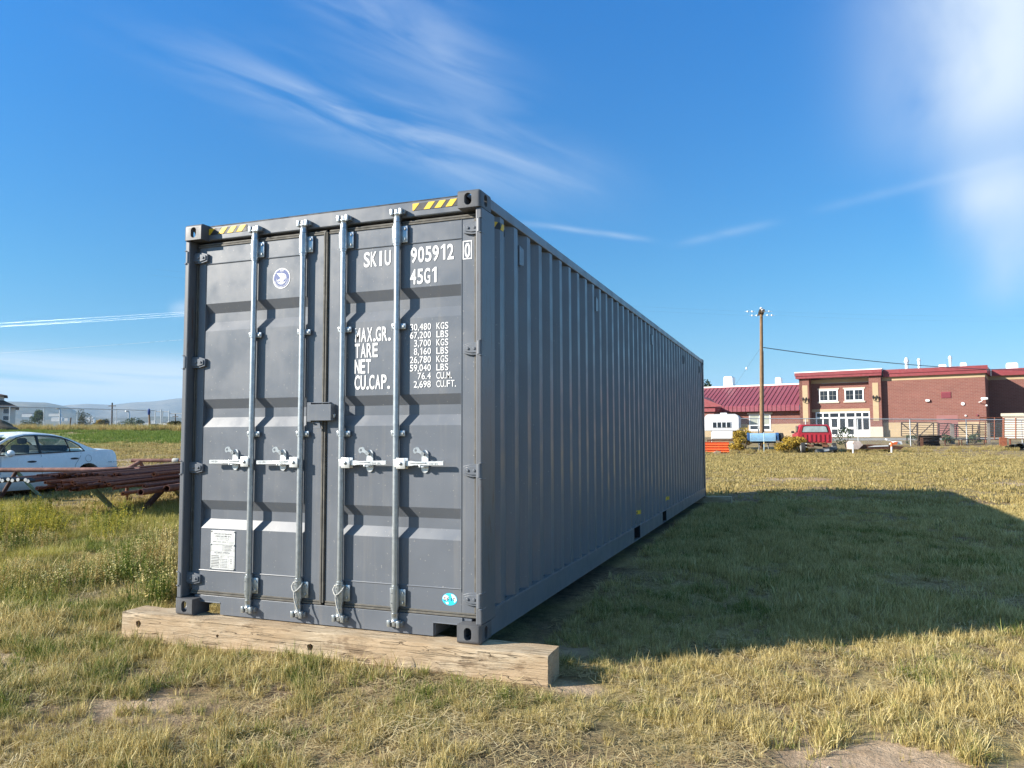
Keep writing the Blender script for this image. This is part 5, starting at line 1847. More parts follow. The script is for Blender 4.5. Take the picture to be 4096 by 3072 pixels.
# distant town on the slope
TOWN = [(108, 1662, 3000, 26, 9), (218, 1659, 2900, 28, 4), (226, 1678, 2500, 22, 7), (262, 1676, 2600, 10, 5), (352, 1672, 2900, 24, 5), (365, 1684, 2600, 14, 6), (398, 1690, 2500, 14, 5), (470, 1690, 2700, 14, 6), (530, 1680, 2800, 18, 6), (588, 1694, 2600, 12, 5), (612, 1688, 2700, 10, 5), (690, 1692, 2600, 16, 5)]
PALE = mat('pale_distant_walls', (.62, .58, .52), .8, 0, .1, .05)
for i, (u, v, d, w_, h_) in enumerate(TOWN):
    p = at(u, v, d)
    b = thing('town_building', ['pale building far off on the slope beyond the fence', 'pale building far off on the slope beyond the fence'][0], 'building', p, YAW, 'distant town buildings')
    MB().box(-w_ * .8, w_ * .8, 0, w_ * .6, -6, h_ * .7).build('wall', PALE, b)
    MB().prism([(-w_ * .85, h_ * .705), (w_ * .85, h_ * .705), (w_ * .6, h_), (-w_ * .6, h_)], -.3, w_ * .62, 'y').build('roof', WHT if i % 3 else SHING, b)
# overhead wires
WIRE = mat('bright_aluminium_wire', (.75, .76, .77), .35, .6, .03, 1)
WIRED = mat('dark_cable', (.10, .11, .13), .6, 0, .1, 1)
def wire(label, p0, p1, sag, r, m, group=None, name='overhead_wire'):
    p0, p1 = Vector(p0), Vector(p1)
    pts = [p0.lerp(p1, t) + Vector((0, 0, -sag * 4 * t * (1 - t))) for t in np.linspace(0, 1, 40)]
    o = MB(Matrix.Translation(-p0)).tube(pts, r, 6).build(name, m, None, smooth=60)
    o.location = p0
    return tag(o, label, 'wire', group)
for (va, vb, lb) in ((1283, 1242, 'uppermost thin wire in the left sky'), (1294, 1249, 'middle wire of the three close ones in the left sky'), (1297, 1258, 'lowest of the three close wires in the left sky'), (1402, 1353, 'single wire well below the three others in the left sky')):
    sl_ = (vb - va) / 732
    wire(lb, at(-1400, va - 1400 * sl_, 85), at(1250, va + 1250 * sl_, 60), .25, .0048 if va < 1350 else .0075, WIRE)

# ------------------------------------------------------------------ weeds
def leafy_plant(name, n_stalk, h, spread, leaf, rng, top=0.):
    m = MB()
    tone, along = [], []
    for s in range(n_stalk):
        a, r = rng.random() * 6.283, spread * math.sqrt(rng.random())
        bx, by = r * math.cos(a), r * math.sin(a)
        hh = h * (.6 + .4 * rng.random())
        lx, ly = math.cos(a) * .25 * hh * rng.random(), math.sin(a) * .25 * hh * rng.random()
        tn = rng.random()
        k = len(m.v)
        for z, wd in ((0, .004), (hh, .0015)):
            for sg in (-1, 1):
                m.v.append(Vector((bx + lx * z / hh + sg * wd, by + ly * z / hh, z)))
                tone.append(.15)
                along.append(z / hh)
        m.f.append([k, k + 1, k + 3, k + 2])
        for i in range(int(hh / .009)):
            t = .18 + .82 * rng.random()
            z = hh * t
            la = rng.random() * 6.283
            ll = leaf * (1.15 - .6 * t) * (.6 + .8 * rng.random())
            up = .3 + .6 * rng.random()
            d = Vector((math.cos(la), math.sin(la), up)).normalized() * ll
            w_ = Vector((-math.sin(la), math.cos(la), rng.normal(0, .4))) * ll * .23
            p = Vector((bx + lx * t, by + ly * t, z))
            k = len(m.v)
            m.v += [p, p + d * .5 + w_, p + d, p + d * .5 - w_]
            tv = min(1, max(0, tn * .5 + .5 * rng.random() + top * (t > .75)))
            tone += [tv] * 4
            along += [t] * 4
            m.f.append([k, k + 1, k + 2, k + 3])
    me = bpy.data.meshes.new(name)
    me.from_pydata([tuple(v) for v in m.v], [], m.f)
    for nm, arr in (('tone', tone), ('along', along)):
        me.attributes.new(nm, 'FLOAT', 'POINT').data.foreach_set('value', np.array(arr, dtype=np.float32))
    return me
WEED_M = blade_material('grey_green_weeds', [(.0, (.09, .11, .035)), (.35, (.21, .235, .08)), (.7, (.38, .38, .17)), (1., (.60, .57, .36))], [(.0, (.07, .085, .03)), (.5, (.16, .18, .07)), (1., (.40, .40, .20))], .52, .64, .3)
GOLD_M = blade_material('golden_weeds', [(.0, (.12, .14, .02)), (.4, (.36, .33, .05)), (.75, (.62, .50, .07)), (1., (.72, .62, .16))], [(.0, (.06, .09, .015)), (.5, (.16, .20, .03)), (1., (.40, .38, .09))], .44, .58, .35)
g1 = np.random.default_rng(21)
weed_src = [leafy_plant('weed', int(g1.integers(6, 12)), .20 + .16 * g1.random(), .10, .024, g1, .30) for _ in range(7)]
gold_src = [leafy_plant('goldweed', int(g1.integers(6, 11)), .36 + .16 * g1.random(), .14, .036, g1, .15) for _ in range(5)]
def scatter_uv(name, n, srcs, m, box, s0, s1, seed, dens=None):
    """plants on the ground inside a patch given by lateral position and depth along the view"""
    g = np.random.default_rng(seed)
    (ua, ub), (da, db) = box
    d = np.sqrt(da * da + (db * db - da * da) * g.random(n))
    u = ua + (ub - ua) * g.random(n)
    X = CAM[0] + FXY.x * d + RXY.x * (u - 2048) / FPX * d
    Y = CAM[1] + FXY.y * d + RXY.y * (u - 2048) / FPX * d
    k = keep_mask(X, Y, .08)
    if dens is not None:
        k &= g.random(n) < dens(X, Y, u, d)
    X, Y = X[k], Y[k]
    rots = np.stack([g.normal(0, .12, len(X)), g.normal(0, .12, len(X)), g.random(len(X)) * 6.283], -1)
    o = scatter(name, np.stack([X, Y, ground_z(X, Y) - .01], -1), s0 + (s1 - s0) * g.random(len(X)), rots, g.integers(0, len(srcs), len(X)), srcs, m)
    return tag(o, kind='stuff')
patch = lambda X, Y, u, d: np.clip((hash_noise(X, Y, .9) - .38) * 4, 0, 1)
scatter_uv('weeds', 1500, weed_src, WEED_M, ((-600, 760), (6.6, 10.4)), .6, 1.3, 31, lambda X, Y, u, d: np.clip((hash_noise(X, Y, .8) - .42) * 5, 0, 1) * np.clip((u + 100) / 500, .25, 1))
rough_src = [clump_mesh('rough', 44, .07, .06, .17 + .07 * g1.random(), .0042, .4, g1, seg=4, flat=.1) for _ in range(6)]
ROUGH_M = blade_material('rough_yellow_grass', [(.0, (.13, .13, .02)), (.4, (.38, .35, .07)), (.75, (.62, .54, .16)), (1., (.80, .72, .38))], [(.0, (.09, .10, .02)), (.5, (.27, .26, .055)), (1., (.56, .50, .18))], .50, .64, .3)
scatter_uv('rough_grass', 5600, rough_src, ROUGH_M, ((-900, 790), (6.4, 15.5)), .5, 1.1, 37, lambda X, Y, u, d: np.clip((hash_noise(X + 50, Y, .9) - .30) * 4, 0, 1))
scatter_uv('golden_weeds', 420, gold_src, GOLD_M, ((-900, 520), (10.2, 13.4)), .5, 1.2, 32, lambda X, Y, u, d: np.clip((hash_noise(X + 3, Y, 1.1) - .38) * 5, 0, 1) * np.where(u < 250, 1, .35))
scatter_uv('low_weeds', 420, weed_src, GRASS_M, ((150, 4300), (2.3, 6.0)), .16, .38, 33, lambda X, Y, u, d: np.clip((hash_noise(X + 31, Y, .7) - .5) * 5, 0, 1))
tall_src = [clump_mesh('tall', 60, .30, .35, .85, .030, .35, g1, seg=3, flat=.05) for _ in range(5)]
TALL_M = blade_material('tall_dry_weeds', [(.0, (.20, .12, .035)), (.4, (.40, .25, .07)), (.75, (.56, .41, .16)), (1., (.66, .55, .30))], [(.0, (.10, .10, .02)), (.5, (.24, .22, .05)), (1., (.42, .36, .11))], .5, .62, .3)
scatter_uv('tall_weeds', 2300, tall_src, TALL_M, ((-900, 900), (60, 69)), .45, .95, 34, lambda X, Y, u, d: np.clip((hash_noise(X, Y, 3.0) - .25) * 3, .15, 1))
scatter_uv('edge_weeds', 1500, tall_src, FIELD_M, ((2700, 4400), (44.6, 49.5)), .10, .34, 35, lambda X, Y, u, d: np.clip((hash_noise(X, Y, 2.2) - .30) * 3, .1, 1))
lush_src = [clump_mesh('lush', 50, .28, .06, .22, .024, .5, g1, seg=2) for _ in range(4)]
LUSH_M = blade_material('lush_grass', [(.0, (.05, .10, .012)), (.5, (.14, .20, .035)), (1., (.30, .32, .08))], [(.0, (.05, .10, .012)), (.5, (.12, .20, .03)), (1., (.22, .30, .06))], .4, .6, .4)
scatter_uv('lush_grass', 5200, lush_src, LUSH_M, ((-700, 900), (38, 60)), .7, 1.2, 36, lambda X, Y, u, d: np.clip((hash_noise(X, Y, 7.0) * .7 + hash_noise(X, Y, 2.) * .3 - .30) * 4, 0, 1))

# ------------------------------------------------------------------ right side: the brick school
def brick_material(name, c0, c1, mortar, bw, bh):
    t = NT(name)
    b = t.n('ShaderNodeTexBrick')
    b.inputs['Color1'].default_value = (*c0, 1)
    b.inputs['Color2'].default_value = (*c1, 1)
    b.inputs['Mortar'].default_value = (*mortar, 1)
    b.inputs['Scale'].default_value = 1.0
    b.inputs['Mortar Size'].default_value = .012
    b.inputs['Brick Width'].default_value = bw
    b.inputs['Row Height'].default_value = bh
    s = t.n('ShaderNodeSeparateXYZ')
    t.l(t.coord('Object'), s.inputs[0])
    cx = t.n('ShaderNodeCombineXYZ')
    t.l(t.math('ADD', s.outputs[0], s.outputs[1]), cx.inputs[0])
    t.l(s.outputs[2], cx.inputs[1])
    t.l(cx.outputs[0], b.inputs['Vector'])
    nz = t.noise(t.coord('Object', (1, 1, 2)), .8, 5)
    t.base(t.mix(.35, b.outputs[0], t.ramp(nz, [(.3, tuple(x * .75 for x in c0)), (.7, c1)])))
    t.set(.85, 0, .2)
    return t.m
BRICK = brick_material('red_brick', (.185, .075, .06), (.225, .095, .075), (.27, .19, .16), .42, .15)
TANB = brick_material('tan_block', (.42, .315, .19), (.46, .35, .22), (.38, .30, .2), .6, .3)
REDM = mat('red_metal', (.215, .035, .040), .42, 0, .08, 1.5)
REDR = mat('red_roof_sheet', (.215, .050, .068), .38, 0, .06, 1.5)
STONE = mat('pale_stone', (.52, .45, .37), .8, 0, .06, 3)
WHFR = mat('white_window_frame', (.78, .79, .80), .45, 0, .03, 3)
DGL = mat('school_window_glass', (.02, .024, .03), .06, 0, .3, .6)
BLIND = mat('pale_blinds_behind_glass', (.33, .35, .30), .25, 0, .12, .8)
ROSE = mat('rose_painted_door', (.25, .105, .095), .6, 0, .06, 2)
IRON = mat('black_iron', (.03, .03, .03), .5, .2, .1, 10)
CONC = mat('grey_concrete', (.30, .30, .295), .9, 0, .12, 2, bump=.3, bscale=20)
WHITEM = mat('white_roof_equipment', (.80, .81, .82), .4, 0, .05, 2)
SO, SY = Vector((12.389, 84.339, 0)), math.atan2(-.247, .969)
sch = thing('school_building', 'long red-brick school building with tan bands and red metal roofs', 'building', SO, SY)
# local frame: x along the facade to the right, y into the building, z up from the datum
zb = .55
def B(name, m, *bx, parent=sch, bevel=0, label=None):
    q = MB()
    for b in bx:
        q.box(*b)
    return q.build(name, m, parent, bevel, label=label)
# entrance block
B('entrance_wall', BRICK, (-7.22, -1.11, 1.0, 1.3, 4.005, 6.87), (-7.22, -6.75, 1.0, 1.3, zb, 4.0), (-1.29, -1.11, 1.0, 1.3, zb, 4.0), (-8.25, -7.96, -.0, 9, 2.45, 8.0), (-.25, .06, 1.31, 9, zb, 8.0))
B('tan_band', TANB, (-7.22, -1.11, .97, .998, 6.875, 7.28), (-7.22, -1.11, .97, .998, 3.70, 4.02))
for x0, x1 in ((-8.26, -7.21), (-1.10, .07)):
    pl = B('pilaster', BRICK, (x0, x1, 0, 1.29, 2.03, 7.42))
    B('pilaster_panel', TANB, (x0 + .34, x0 + .90, -.03, -.002, 2.64, 6.68), parent=pl)
    B('pilaster_base', STONE, (x0 - .03, x1 + .06, -.08, 1.29, zb, 2.028), parent=pl)
    xm = x0 + .62
    ln = MB()
    ln.tube([(xm, -.03, 4.75), (xm, -.16, 4.72), (xm - .16, -.24, 4.85), (xm - .17, -.24, 5.0)], .03, 6)
    ln.tube([(xm, -.16, 4.72), (xm + .16, -.24, 4.85), (xm + .17, -.24, 4.95)], .03, 6)
    for dx_ in (-.17, .17):
        ln.tube([(xm + dx_, -.24, 4.95), (xm + dx_, -.24, 5.0), (xm + dx_, -.24, 5.22), (xm + dx_, -.24, 5.36)], [.05, .08, .11, .02], 8)
    ln.build('wall_lantern', IRON, pl, smooth=30)
q = MB()
q.prism([(-8.55, 7.425), (.20, 7.425), (.20, 8.06), (-8.55, 8.06)], -.35, 9, 'y')
q.prism([(-8.62, 7.70), (.26, 7.70), (.26, 8.055), (-8.62, 8.055)], -.43, -.351, 'y')
q.build('entrance_fascia', REDM, sch)
B('entrance_coping', WHITEM, (-8.64, .28, -.45, 9.05, 8.065, 8.16))
def school_window(x0, x1, z0, z1, y, cols, rows, glass=DGL, bars=True):
    f = B('window', WHFR, (x0, x1, y - .06, y - .002, z0, z0 + .12), (x0, x1, y - .06, y - .002, z1 - .12, z1), (x0, x0 + .12, y - .06, y - .002, z0 + .1205, z1 - .1205), (x1 - .12, x1, y - .06, y - .002, z0 + .1205, z1 - .1205), ((x0 + x1) / 2 - .07, (x0 + x1) / 2 + .07, y - .06, y - .002, z0 + .1205, z1 - .1205))
    B('pane', glass, (x0 + .1, x1 - .1, y - .03, y - .0025, z0 + .1, z1 - .1), parent=f)
    if bars:
        gb = MB()
        for h in (0, 1):
            a = x0 + .12 + h * ((x1 - x0) / 2 - .05)
            w_ = (x1 - x0) / 2 - .19
            gb.box(a + w_ / 2 - .014, a + w_ / 2 + .014, y - .045, y - .031, z0 + .121, z1 - .121)
            gb.box(a, a + w_, y - .048, y - .0455, (z0 + z1) / 2 - .014, (z0 + z1) / 2 + .014)
        gb.build('glazing_bar', CONC, f)
    return f
for x0, x1 in ((-6.40, -4.44), (-3.72, -1.80)):
    f = school_window(x0, x1, 4.86, 6.15, 1.0, 2, 2)
    B('lintel', STONE, (x0 - .16, x1 + .16, .93, .999, 6.152, 6.32), parent=f)
    B('sill', STONE, (x0 - .14, x1 + .14, .90, .999, 4.68, 4.857), parent=f)
# glazed entrance screen
st = MB()
xs_ = [-6.74, -6.05, -5.36, -4.36, -3.68, -2.70, -2.02, -1.30]
for x in xs_:
    st.box(x - .065, x + .065, .94, 1.06, .90, 3.68)
for z0, z1 in ((3.55, 3.695), (2.98, 3.12), (.90, 1.0)):
    for a, b in zip(xs_[:-1], xs_[1:]):
        st.box(a + .0655, b - .0655, .945, 1.055, z0, z1)
scr = st.build('entrance_screen', WHFR, sch)
for i, (a, b) in enumerate(zip(xs_[:-1], xs_[1:])):
    B('transom_pane', DGL, (a + .066, b - .066, .98, 1.02, 3.121, 3.549), parent=scr)
    if i in (2, 4):
        d = B('door', WHFR, (a + .066, a + .20, .95, 1.03, 1.001, 2.979), (b - .20, b - .066, .95, 1.03, 1.001, 2.979), (a + .2005, b - .2005, .95, 1.03, 1.001, 1.22), (a + .2005, b - .2005, .95, 1.03, 1.78, 2.02), (a + .2005, b - .2005, .95, 1.03, 2.90, 2.979), parent=scr)
        B('pane', DGL, (a + .19, b - .19, .98, 1.0, 1.2, 2.95), parent=scr)
    elif i in (3,):
        B('pane', DGL, (a + .066, b - .066, .98, 1.0, 1.75, 2.979), parent=scr)
        B('lower_panel', WHFR, (a + .066, b - .066, .97, 1.01, 1.001, 1.749), parent=scr)
    else:
        B('pane', DGL, (a + .066, b - .066, .98, 1.0, 1.72, 2.979), parent=scr)
        B('lower_panel', WHFR, (a + .066, b - .066, .97, 1.01, 1.001, 1.719), parent=scr)
# right block
y1 = .60
rb = B('right_wall', BRICK, (.07, 9.40, y1, y1 + .3, 2.45, 6.87), (9.10, 9.40, y1 + .301, 14, 2.45, 6.87))
B('tan_base', TANB, (.07, 5.06, y1 - .02, y1 + .3, zb, 2.448), (6.95, 9.42, y1 - .02, y1 + .3, zb, 2.448), (9.10, 9.42, y1 + .301, 14, zb, 2.448))
B('tan_top_band', TANB, (.07, 9.42, y1 - .02, y1 + .3, 6.872, 7.26), (9.10, 9.42, y1 + .301, 14, 6.872, 7.26))
B('right_fascia', REDM, (.29, 9.62, y1 - .35, y1 + .5, 7.262, 7.98), (.29, 9.70, y1 - .43, y1 - .351, 7.60, 8.02), (9.10, 9.62, y1 + .501, 14, 7.262, 7.98))
B('side_door', ROSE, (5.06, 6.94, y1 - .012, y1 + .2, .9, 3.13))
lv = B('louvre', REDM, (5.54, 6.42, y1 - .05, y1 - .002, 4.88, 5.52))
for i in range(5):
    q = MB().prism([(-.09, 0), (-.052, .05), (-.052, .06), (-.09, .012)], 5.58, 6.38, 'x')
    o = q.build('slat', REDR, lv)
    o.location = (0, y1 - .0, 4.94 + i * .11)
fx_ = B('flood_light', WHITEM, (4.15, 4.50, y1 - .22, y1 - .002, 4.58, 4.78))
B('lamp_face', IRON, (4.18, 4.47, y1 - .2, y1 - .03, 4.55, 4.579), parent=fx_)
hn = MB().tube([(7.43, y1 - .002, 4.26), (7.43, y1 - .10, 4.26)], [.15, .16], 14).build('fire_bell', WHITEM, sch, smooth=40)
MB().tube([(7.43, y1 - .101, 4.26), (7.43, y1 - .12, 4.26)], .06, 10).build('bell_face', IRON, hn)
cm_ = MB().tube([(8.80, y1 - .002, 4.40), (8.85, y1 - .25, 4.36), (9.05, y1 - .45, 4.45), (9.2, y1 - .5, 4.6)], .035, 8).cbox(9.02, 9.62, y1 - .62, y1 - .38, 4.6, 4.82, .05)
cm_.build('security_camera', WHITEM, sch, smooth=40)
for x, z, m_ in ((7.62, 3.07, WHITEM), (8.62, 3.1, REDR), (9.44, 4.05, WHITEM)):
    B('wall_fitting', m_, (x - .07, x + .07, y1 - .12, y1 - .003, z - .07, z + .07))
# recessed wing to the far right
y2 = 6.4
B('far_right_wall', BRICK, (9.42, 34, y2, y2 + .3, 2.45, 6.87))
B('far_tan_base', TANB, (9.42, 34, y2 - .02, y2 + .3, zb, 2.448))
B('far_tan_band', TANB, (9.42, 34, y2 - .02, y2 + .3, 6.872, 7.3))
B('far_fascia', REDM, (9.72, 34, y2 - .38, y2 + .5, 7.302, 8.0))
# left wing with its standing-seam roof
y0 = .8
B('left_wall', BRICK, (-26, -8.27, y0, y0 + .3, 2.45, 3.98))
B('left_tan_base', TANB, (-26, -8.27, y0 - .02, y0 + .3, zb, 2.448))
ez0, ez1, rz, ry = 3.90, 4.58, 7.06, 5.2
rf = MB()
xl, xr = -26., -8.27
rf.add([(xl, -.02, ez0), (xr, -.02, ez0), (xr, -.02, ez1 - .12), (xr, .08, ez1), (xr, ry, rz), (xl, ry, rz), (xl, .08, ez1), (xl, -.02, ez1 - .12), (xl, 1.2, ez0), (xr, 1.2, ez0)],
       [(0, 1, 2, 7), (7, 2, 3, 6), (6, 3, 4, 5), (0, 8, 9, 1)])
n = int((xr - xl) / .505)
for i in range(n + 1):
    x = xr - .05 - i * .505
    rf.box(x - .02, x + .02, -.075, -.021, ez0, ez1 - .11)
    rf.add([(x - .02, -.075, ez1 - .11), (x + .02, -.075, ez1 - .11), (x + .02, .05, ez1 + .07), (x - .02, .05, ez1 + .07), (x + .02, ry, rz + .07), (x - .02, ry, rz + .07), (x - .02, ry, rz), (x + .02, ry, rz), (x - .02, .08, ez1), (x + .02, .08, ez1)],
           [(0, 1, 2, 3), (3, 2, 4, 5), (1, 9, 2), (0, 3, 8), (2, 9, 7, 4), (3, 5, 6, 8)])
rf.build('metal_roof', REDR, sch)
B('left_coping', WHITEM, (xl, xr, ry + .001, ry + 4, rz - .1, rz + .24))
B('ridge_trim', REDM, (xl, xr, ry - .10, ry - .002, rz - .12, rz + .08))
f = school_window(-14.2, -11.72, 1.72, 3.56, y0, 2, 2, BLIND, False)
for x0, x1 in ((-14.08, -13.03), (-12.89, -11.84)):
    B('lower_pane', DGL, (x0, x1, y0 - .04, y0 - .031, 1.84, 2.25), parent=f)
B('mullion', WHFR, (-14.08, -13.031, y0 - .055, y0 - .041, 2.25, 2.36), (-12.889, -11.84, y0 - .055, y0 - .041, 2.25, 2.36), parent=f)
B('lintel', STONE, (-14.4, -11.5, y0 - .08, y0 - .003, 3.562, 3.75), parent=f)
B('sill', STONE, (-14.4, -11.5, y0 - .10, y0 - .003, 1.56, 1.718), parent=f)
# projecting gable at the left end
gb = MB()
gx, gy = -18.6, -2.3
gb.prism([(gx - 3.2, 3.9), (gx + 1.45, 3.9), (gx + 1.45, 4.45), (gx - .9, 5.75), (gx - 3.2, 4.45)], gy, 4, 'y')
gb.prism([(gx - 3.4, 4.452), (gx + 1.6, 4.452), (gx + 2.5, 4.452 + .05), (gx - .9, 5.95), (gx - 4.2, 4.5)], gy - .25, gy - .002, 'y')
gb.build('gable_roof', REDM, sch)
B('gable_wall', BRICK, (gx - 3.0, gx + 1.2, gy + .3, y0 - .03, 2.45, 3.895))
B('gable_base', TANB, (gx - 3.02, gx + 1.22, gy + .28, y0 - .03, zb, 2.448))
# roof fittings
def unit(label, x0, x1, y, z0, z1, louv=True):
    o = Vector((0, 0, 0))
    t = thing('roof_vent_unit', label, 'roof unit', sch.matrix_world @ Vector(((x0 + x1) / 2, y, z0)) if False else SO + Matrix.Rotation(SY, 3, 'Z') @ Vector(((x0 + x1) / 2, y, z0)), SY)
    w_ = (x1 - x0) / 2
    h = z1 - z0
    q = MB().prism([(-w_, 0), (w_, 0), (w_, h * .85), (w_ * .8, h), (-w_ * .8, h), (-w_, h * .85)], -w_, w_, 'y')
    q.build('housing', WHITEM, t)
    if louv:
        s_ = MB()
        for i in range(7):
            s_.box(w_ + .001, w_ + .05, -w_ * .95, w_ * .95, h * (.05 + .125 * i), h * (.05 + .125 * i) + h * .05)
        s_.build('louvre', WHITEM, t)
    return t
unit('white louvred roof unit above the left end of the red metal roof', -18.95, -17.85, 6.4, 7.2, 8.55)
unit('white louvred roof unit next to the entrance block, right of the pole', -12.6, -11.94, 6.4, 7.2, 8.15)
def flue(label, x, y, z0, z1, r, cap):
    t = thing('roof_flue', label, 'flue', SO + Matrix.Rotation(SY, 3, 'Z') @ Vector((x, y, z0)), SY)
    MB().tube([(0, 0, 0), (0, 0, z1 - z0)], r, 12).build('pipe', WHITEM, t, smooth=40)
    MB().tube([(0, 0, z1 - z0 + .002), (0, 0, z1 - z0 + .05), (0, 0, z1 - z0 + cap)], [r * 1.5, r * 1.6, r * .8], 12).build('cowl', WHITEM, t, smooth=40)
flue('thick white roof flue with a wide cowl, leftmost on the tall block', 1.93, 5, 7.3, 9.1, .17, .5)
flue('middle white roof flue on the tall block', 3.14, 5, 7.3, 9.2, .13, .25)
flue('tallest white roof flue, rightmost on the tall block', 6.1, 5, 7.3, 9.25, .13, .3)
unit('small white box unit between the roof flues', 5.0, 5.75, 5, 7.6, 8.65, False)
unit('small grey-white box unit right of the tallest flue', 7.0, 7.6, 5, 7.6, 8.75, False)
unit('white dome-topped roof unit on the recessed right wing', 10.9, 12.0, 10, 7.6, 8.85, False)
unit('white box unit at the right edge on the recessed wing', 13.0, 14.6, 10, 7.6, 9.0, True)
# low concrete wall along the foot of the school
a, b = at(3290, 1765, 66), at(4700, 1765, 60)
yw = math.atan2(b.y - a.y, b.x - a.x)
kw = thing('concrete_wall', 'long low grey concrete wall in front of the school', 'wall', (a.x, a.y, .1), yw)
ln_ = (b - a).length
for i in range(int(ln_ / 3.4)):
    MB().box(i * 3.4, i * 3.4 + 3.388, 0, .25, -.3, .92 - .1).build('panel', CONC, kw)

# ------------------------------------------------------------------ utility pole and wires
pb = on_ground(3047, 1790, 50)
pt = at(3045, 1231, 50)
up = thing('utility_pole', 'tall wooden utility pole with crossarms and white insulators', 'pole', pb)
T = Matrix.Translation(-pb)
MB(T).tube([pb - Vector((0, 0, .3)), pb.lerp(pt, .5), pt], [.135, .118, .095], 14).build('pole', POLEW, up, smooth=50)
cdv = at(3052.5, 1404, 49.95)
MB(T).tube([at(3056, 1780, 49.95), cdv], .030, 8).build('conduit', CONC, up, smooth=50)
arm_c = at(3045, 1250, 49.85)
dv = RXY * .27 + FXY * .96
for off in (-.12, .12):
    MB(T).tube([arm_c - dv * 1.1 + RXY * off, arm_c + dv * 1.1 + RXY * off], .07, 4).build('crossarm', DPOLE, up)
INS = mat('white_porcelain', (.80, .80, .80), .2, 0, .04, 20)
for (u, v, du) in ((3000, 1246, -1), (3018, 1262, -1), (3067, 1246, 1), (3079, 1261, 1)):
    q = MB(T)
    c0 = at(u, v, 48.9 if v < 1255 else 51.0)
    q.tube([c0 - RXY * .34, c0 + RXY * .34], .010, 6)
    for k in (-.15, .15):
        q.tube([c0 + RXY * (k - .06), c0 + RXY * (k - .02), c0 + RXY * (k + .06)], [.035, .065, .03], 10)
    q.build('insulator', INS, up, smooth=40)
for v in (1233, 1239):
    c0 = at(3044 + (v - 1233) * .8, v, 49.7)
    MB(T).tube([c0 - Vector((0, 0, .06)), c0, c0 + Vector((0, 0, .07))], [.05, .10, .04], 10).build('top_insulator', INS, up, smooth=40)
MB(T).tube([at(3039, 1273, 49.8), at(3045, 1269, 49.75), at(3052, 1272, 49.8)], .012, 6).build('strap', IRON, up)
wire('dark service cable sagging from the pole to the right edge', at(3054, 1390, 50), at(4500, 1462, 78), .9, .028, WIRED)
wire('thin guy wire slanting down left from the pole', at(3040, 1394, 50), at(2868, 1650, 60), 0, .006, WIRED)
g_ = at(2986, 1474, 53)
o = MB().ball((0, 0, 0), .09, 10, 6, sq=(.7, .7, 1.2)).build('strain_insulator', INS, None, smooth=60)
o.location = g_
tag(o, 'white strain insulator threaded on the slanting guy wire', 'insulator')
for (u, v, vb, lb) in ((3005, 1246, 1215, 'faint upper wire leading left from the pole top'), (3024, 1262, 1240, 'faint lower wire leading left from the pole top')):
    wire(lb, at(u - 20, v, 49.8), at(600, vb - 140, 52), .3, .002, WIRED)
for (u, v, vb, lb) in ((3062, 1246, 1250, 'faint upper wire leading right from the pole top'), (3074, 1261, 1275, 'faint lower wire leading right from the pole top')):
    wire(lb, at(u + 20, v, 49.8), at(4600, vb, 62), .3, .002, WIRED)

# ------------------------------------------------------------------ fence in front of the school
chain_fence('galvanised chain-link fence between the junk row and the school', [(2640, 1673, 53.5), (3500, 1676, 53), (4096, 1679, 52.5), (4800, 1682, 52)], [2845, 3033, 3222, 3430, 3639, 3864, 4085, 4300, 4520, 4740], 1.75, .030, .034)
def frame_at(name, label, cat, u, d, yaw=0., group=None):
    p = on_ground(u, 1790, d)
    return thing(name, label, cat, p, YAW + yaw, group)
# white truck camper on a rusty stand
CAMPW = NT('white_ribbed_siding')
_s = CAMPW.n('ShaderNodeSeparateXYZ')
CAMPW.l(CAMPW.coord('Object'), _s.inputs[0])
CAMPW.base(CAMPW.mix(CAMPW.rng(CAMPW.noise(CAMPW.coord('Object', (1, 1, .4)), 3., 5), .5, .75, 0, .25), (.62, .62, .63), (.42, .42, .44)))
CAMPW.set(.45, 0, .4)
CAMPW.bump(CAMPW.math('SINE', CAMPW.math('MULTIPLY', _s.outputs[2], 78.)), .35, .02)
CAMPW = CAMPW.m
k = 50 / FPX
cp = frame_at('truck_camper', 'white ribbed truck camper standing on a rusty steel stand beside the container', 'camper', 2892, 50, R(-19))
def pz(v, d=50, o=cp):
    return CAM[2] + (1735 - v) / FPX * d - o.location.z
def px(u, d=50, uo=2892):
    return (u - uo) * d / FPX
xa, xb, za, zb_ = px(2822), px(2956), pz(1722), pz(1655)
rr = .30
outl = [(xa, za), (xb, za), (xb, zb_ - rr)] + [(xb - rr + rr * math.cos(t), zb_ - rr + rr * math.sin(t)) for t in np.linspace(.25, 1.45, 6)] + [(xa + rr + rr * math.cos(t), zb_ - rr + rr * math.sin(t)) for t in np.linspace(1.7, 2.9, 6)] + [(xa, zb_ - rr)]
MB().prism(outl, 0, 3.0, 'y').build('upper_body', CAMPW, cp, bevel=.03)
MB().cbox(px(2849), px(2933), .02, 2.6, pz(1755), za - .003, .05).build('lower_body', CAMPW, cp)
f = MB().box(px(2853), px(2924), -.03, -.002, pz(1709), pz(1686)).build('window', WHFR, cp)
for u0 in (2854.5, 2872.5, 2890.5, 2908.5):
    MB().box(px(u0), px(u0 + 13.5), -.045, -.031, pz(1708), pz(1688)).build('pane', DGL, f)
MB().cbox(px(2881), px(2907), .8, 1.4, zb_ + .001, zb_ + .10, .02).build('roof_vent', WHITEM, cp)
MB().box(xb + .001, xb + .03, .3, .9, pz(1712), pz(1684)).build('side_window', WHFR, cp)
MB().box(px(2936), xb - .04, .3, 2.4, pz(1755), za - .004).build('wheel_recess', IRON, cp)
JUNKR = rust('rusty_steel', (.11, .05, .03), (.22, .10, .055), 6)
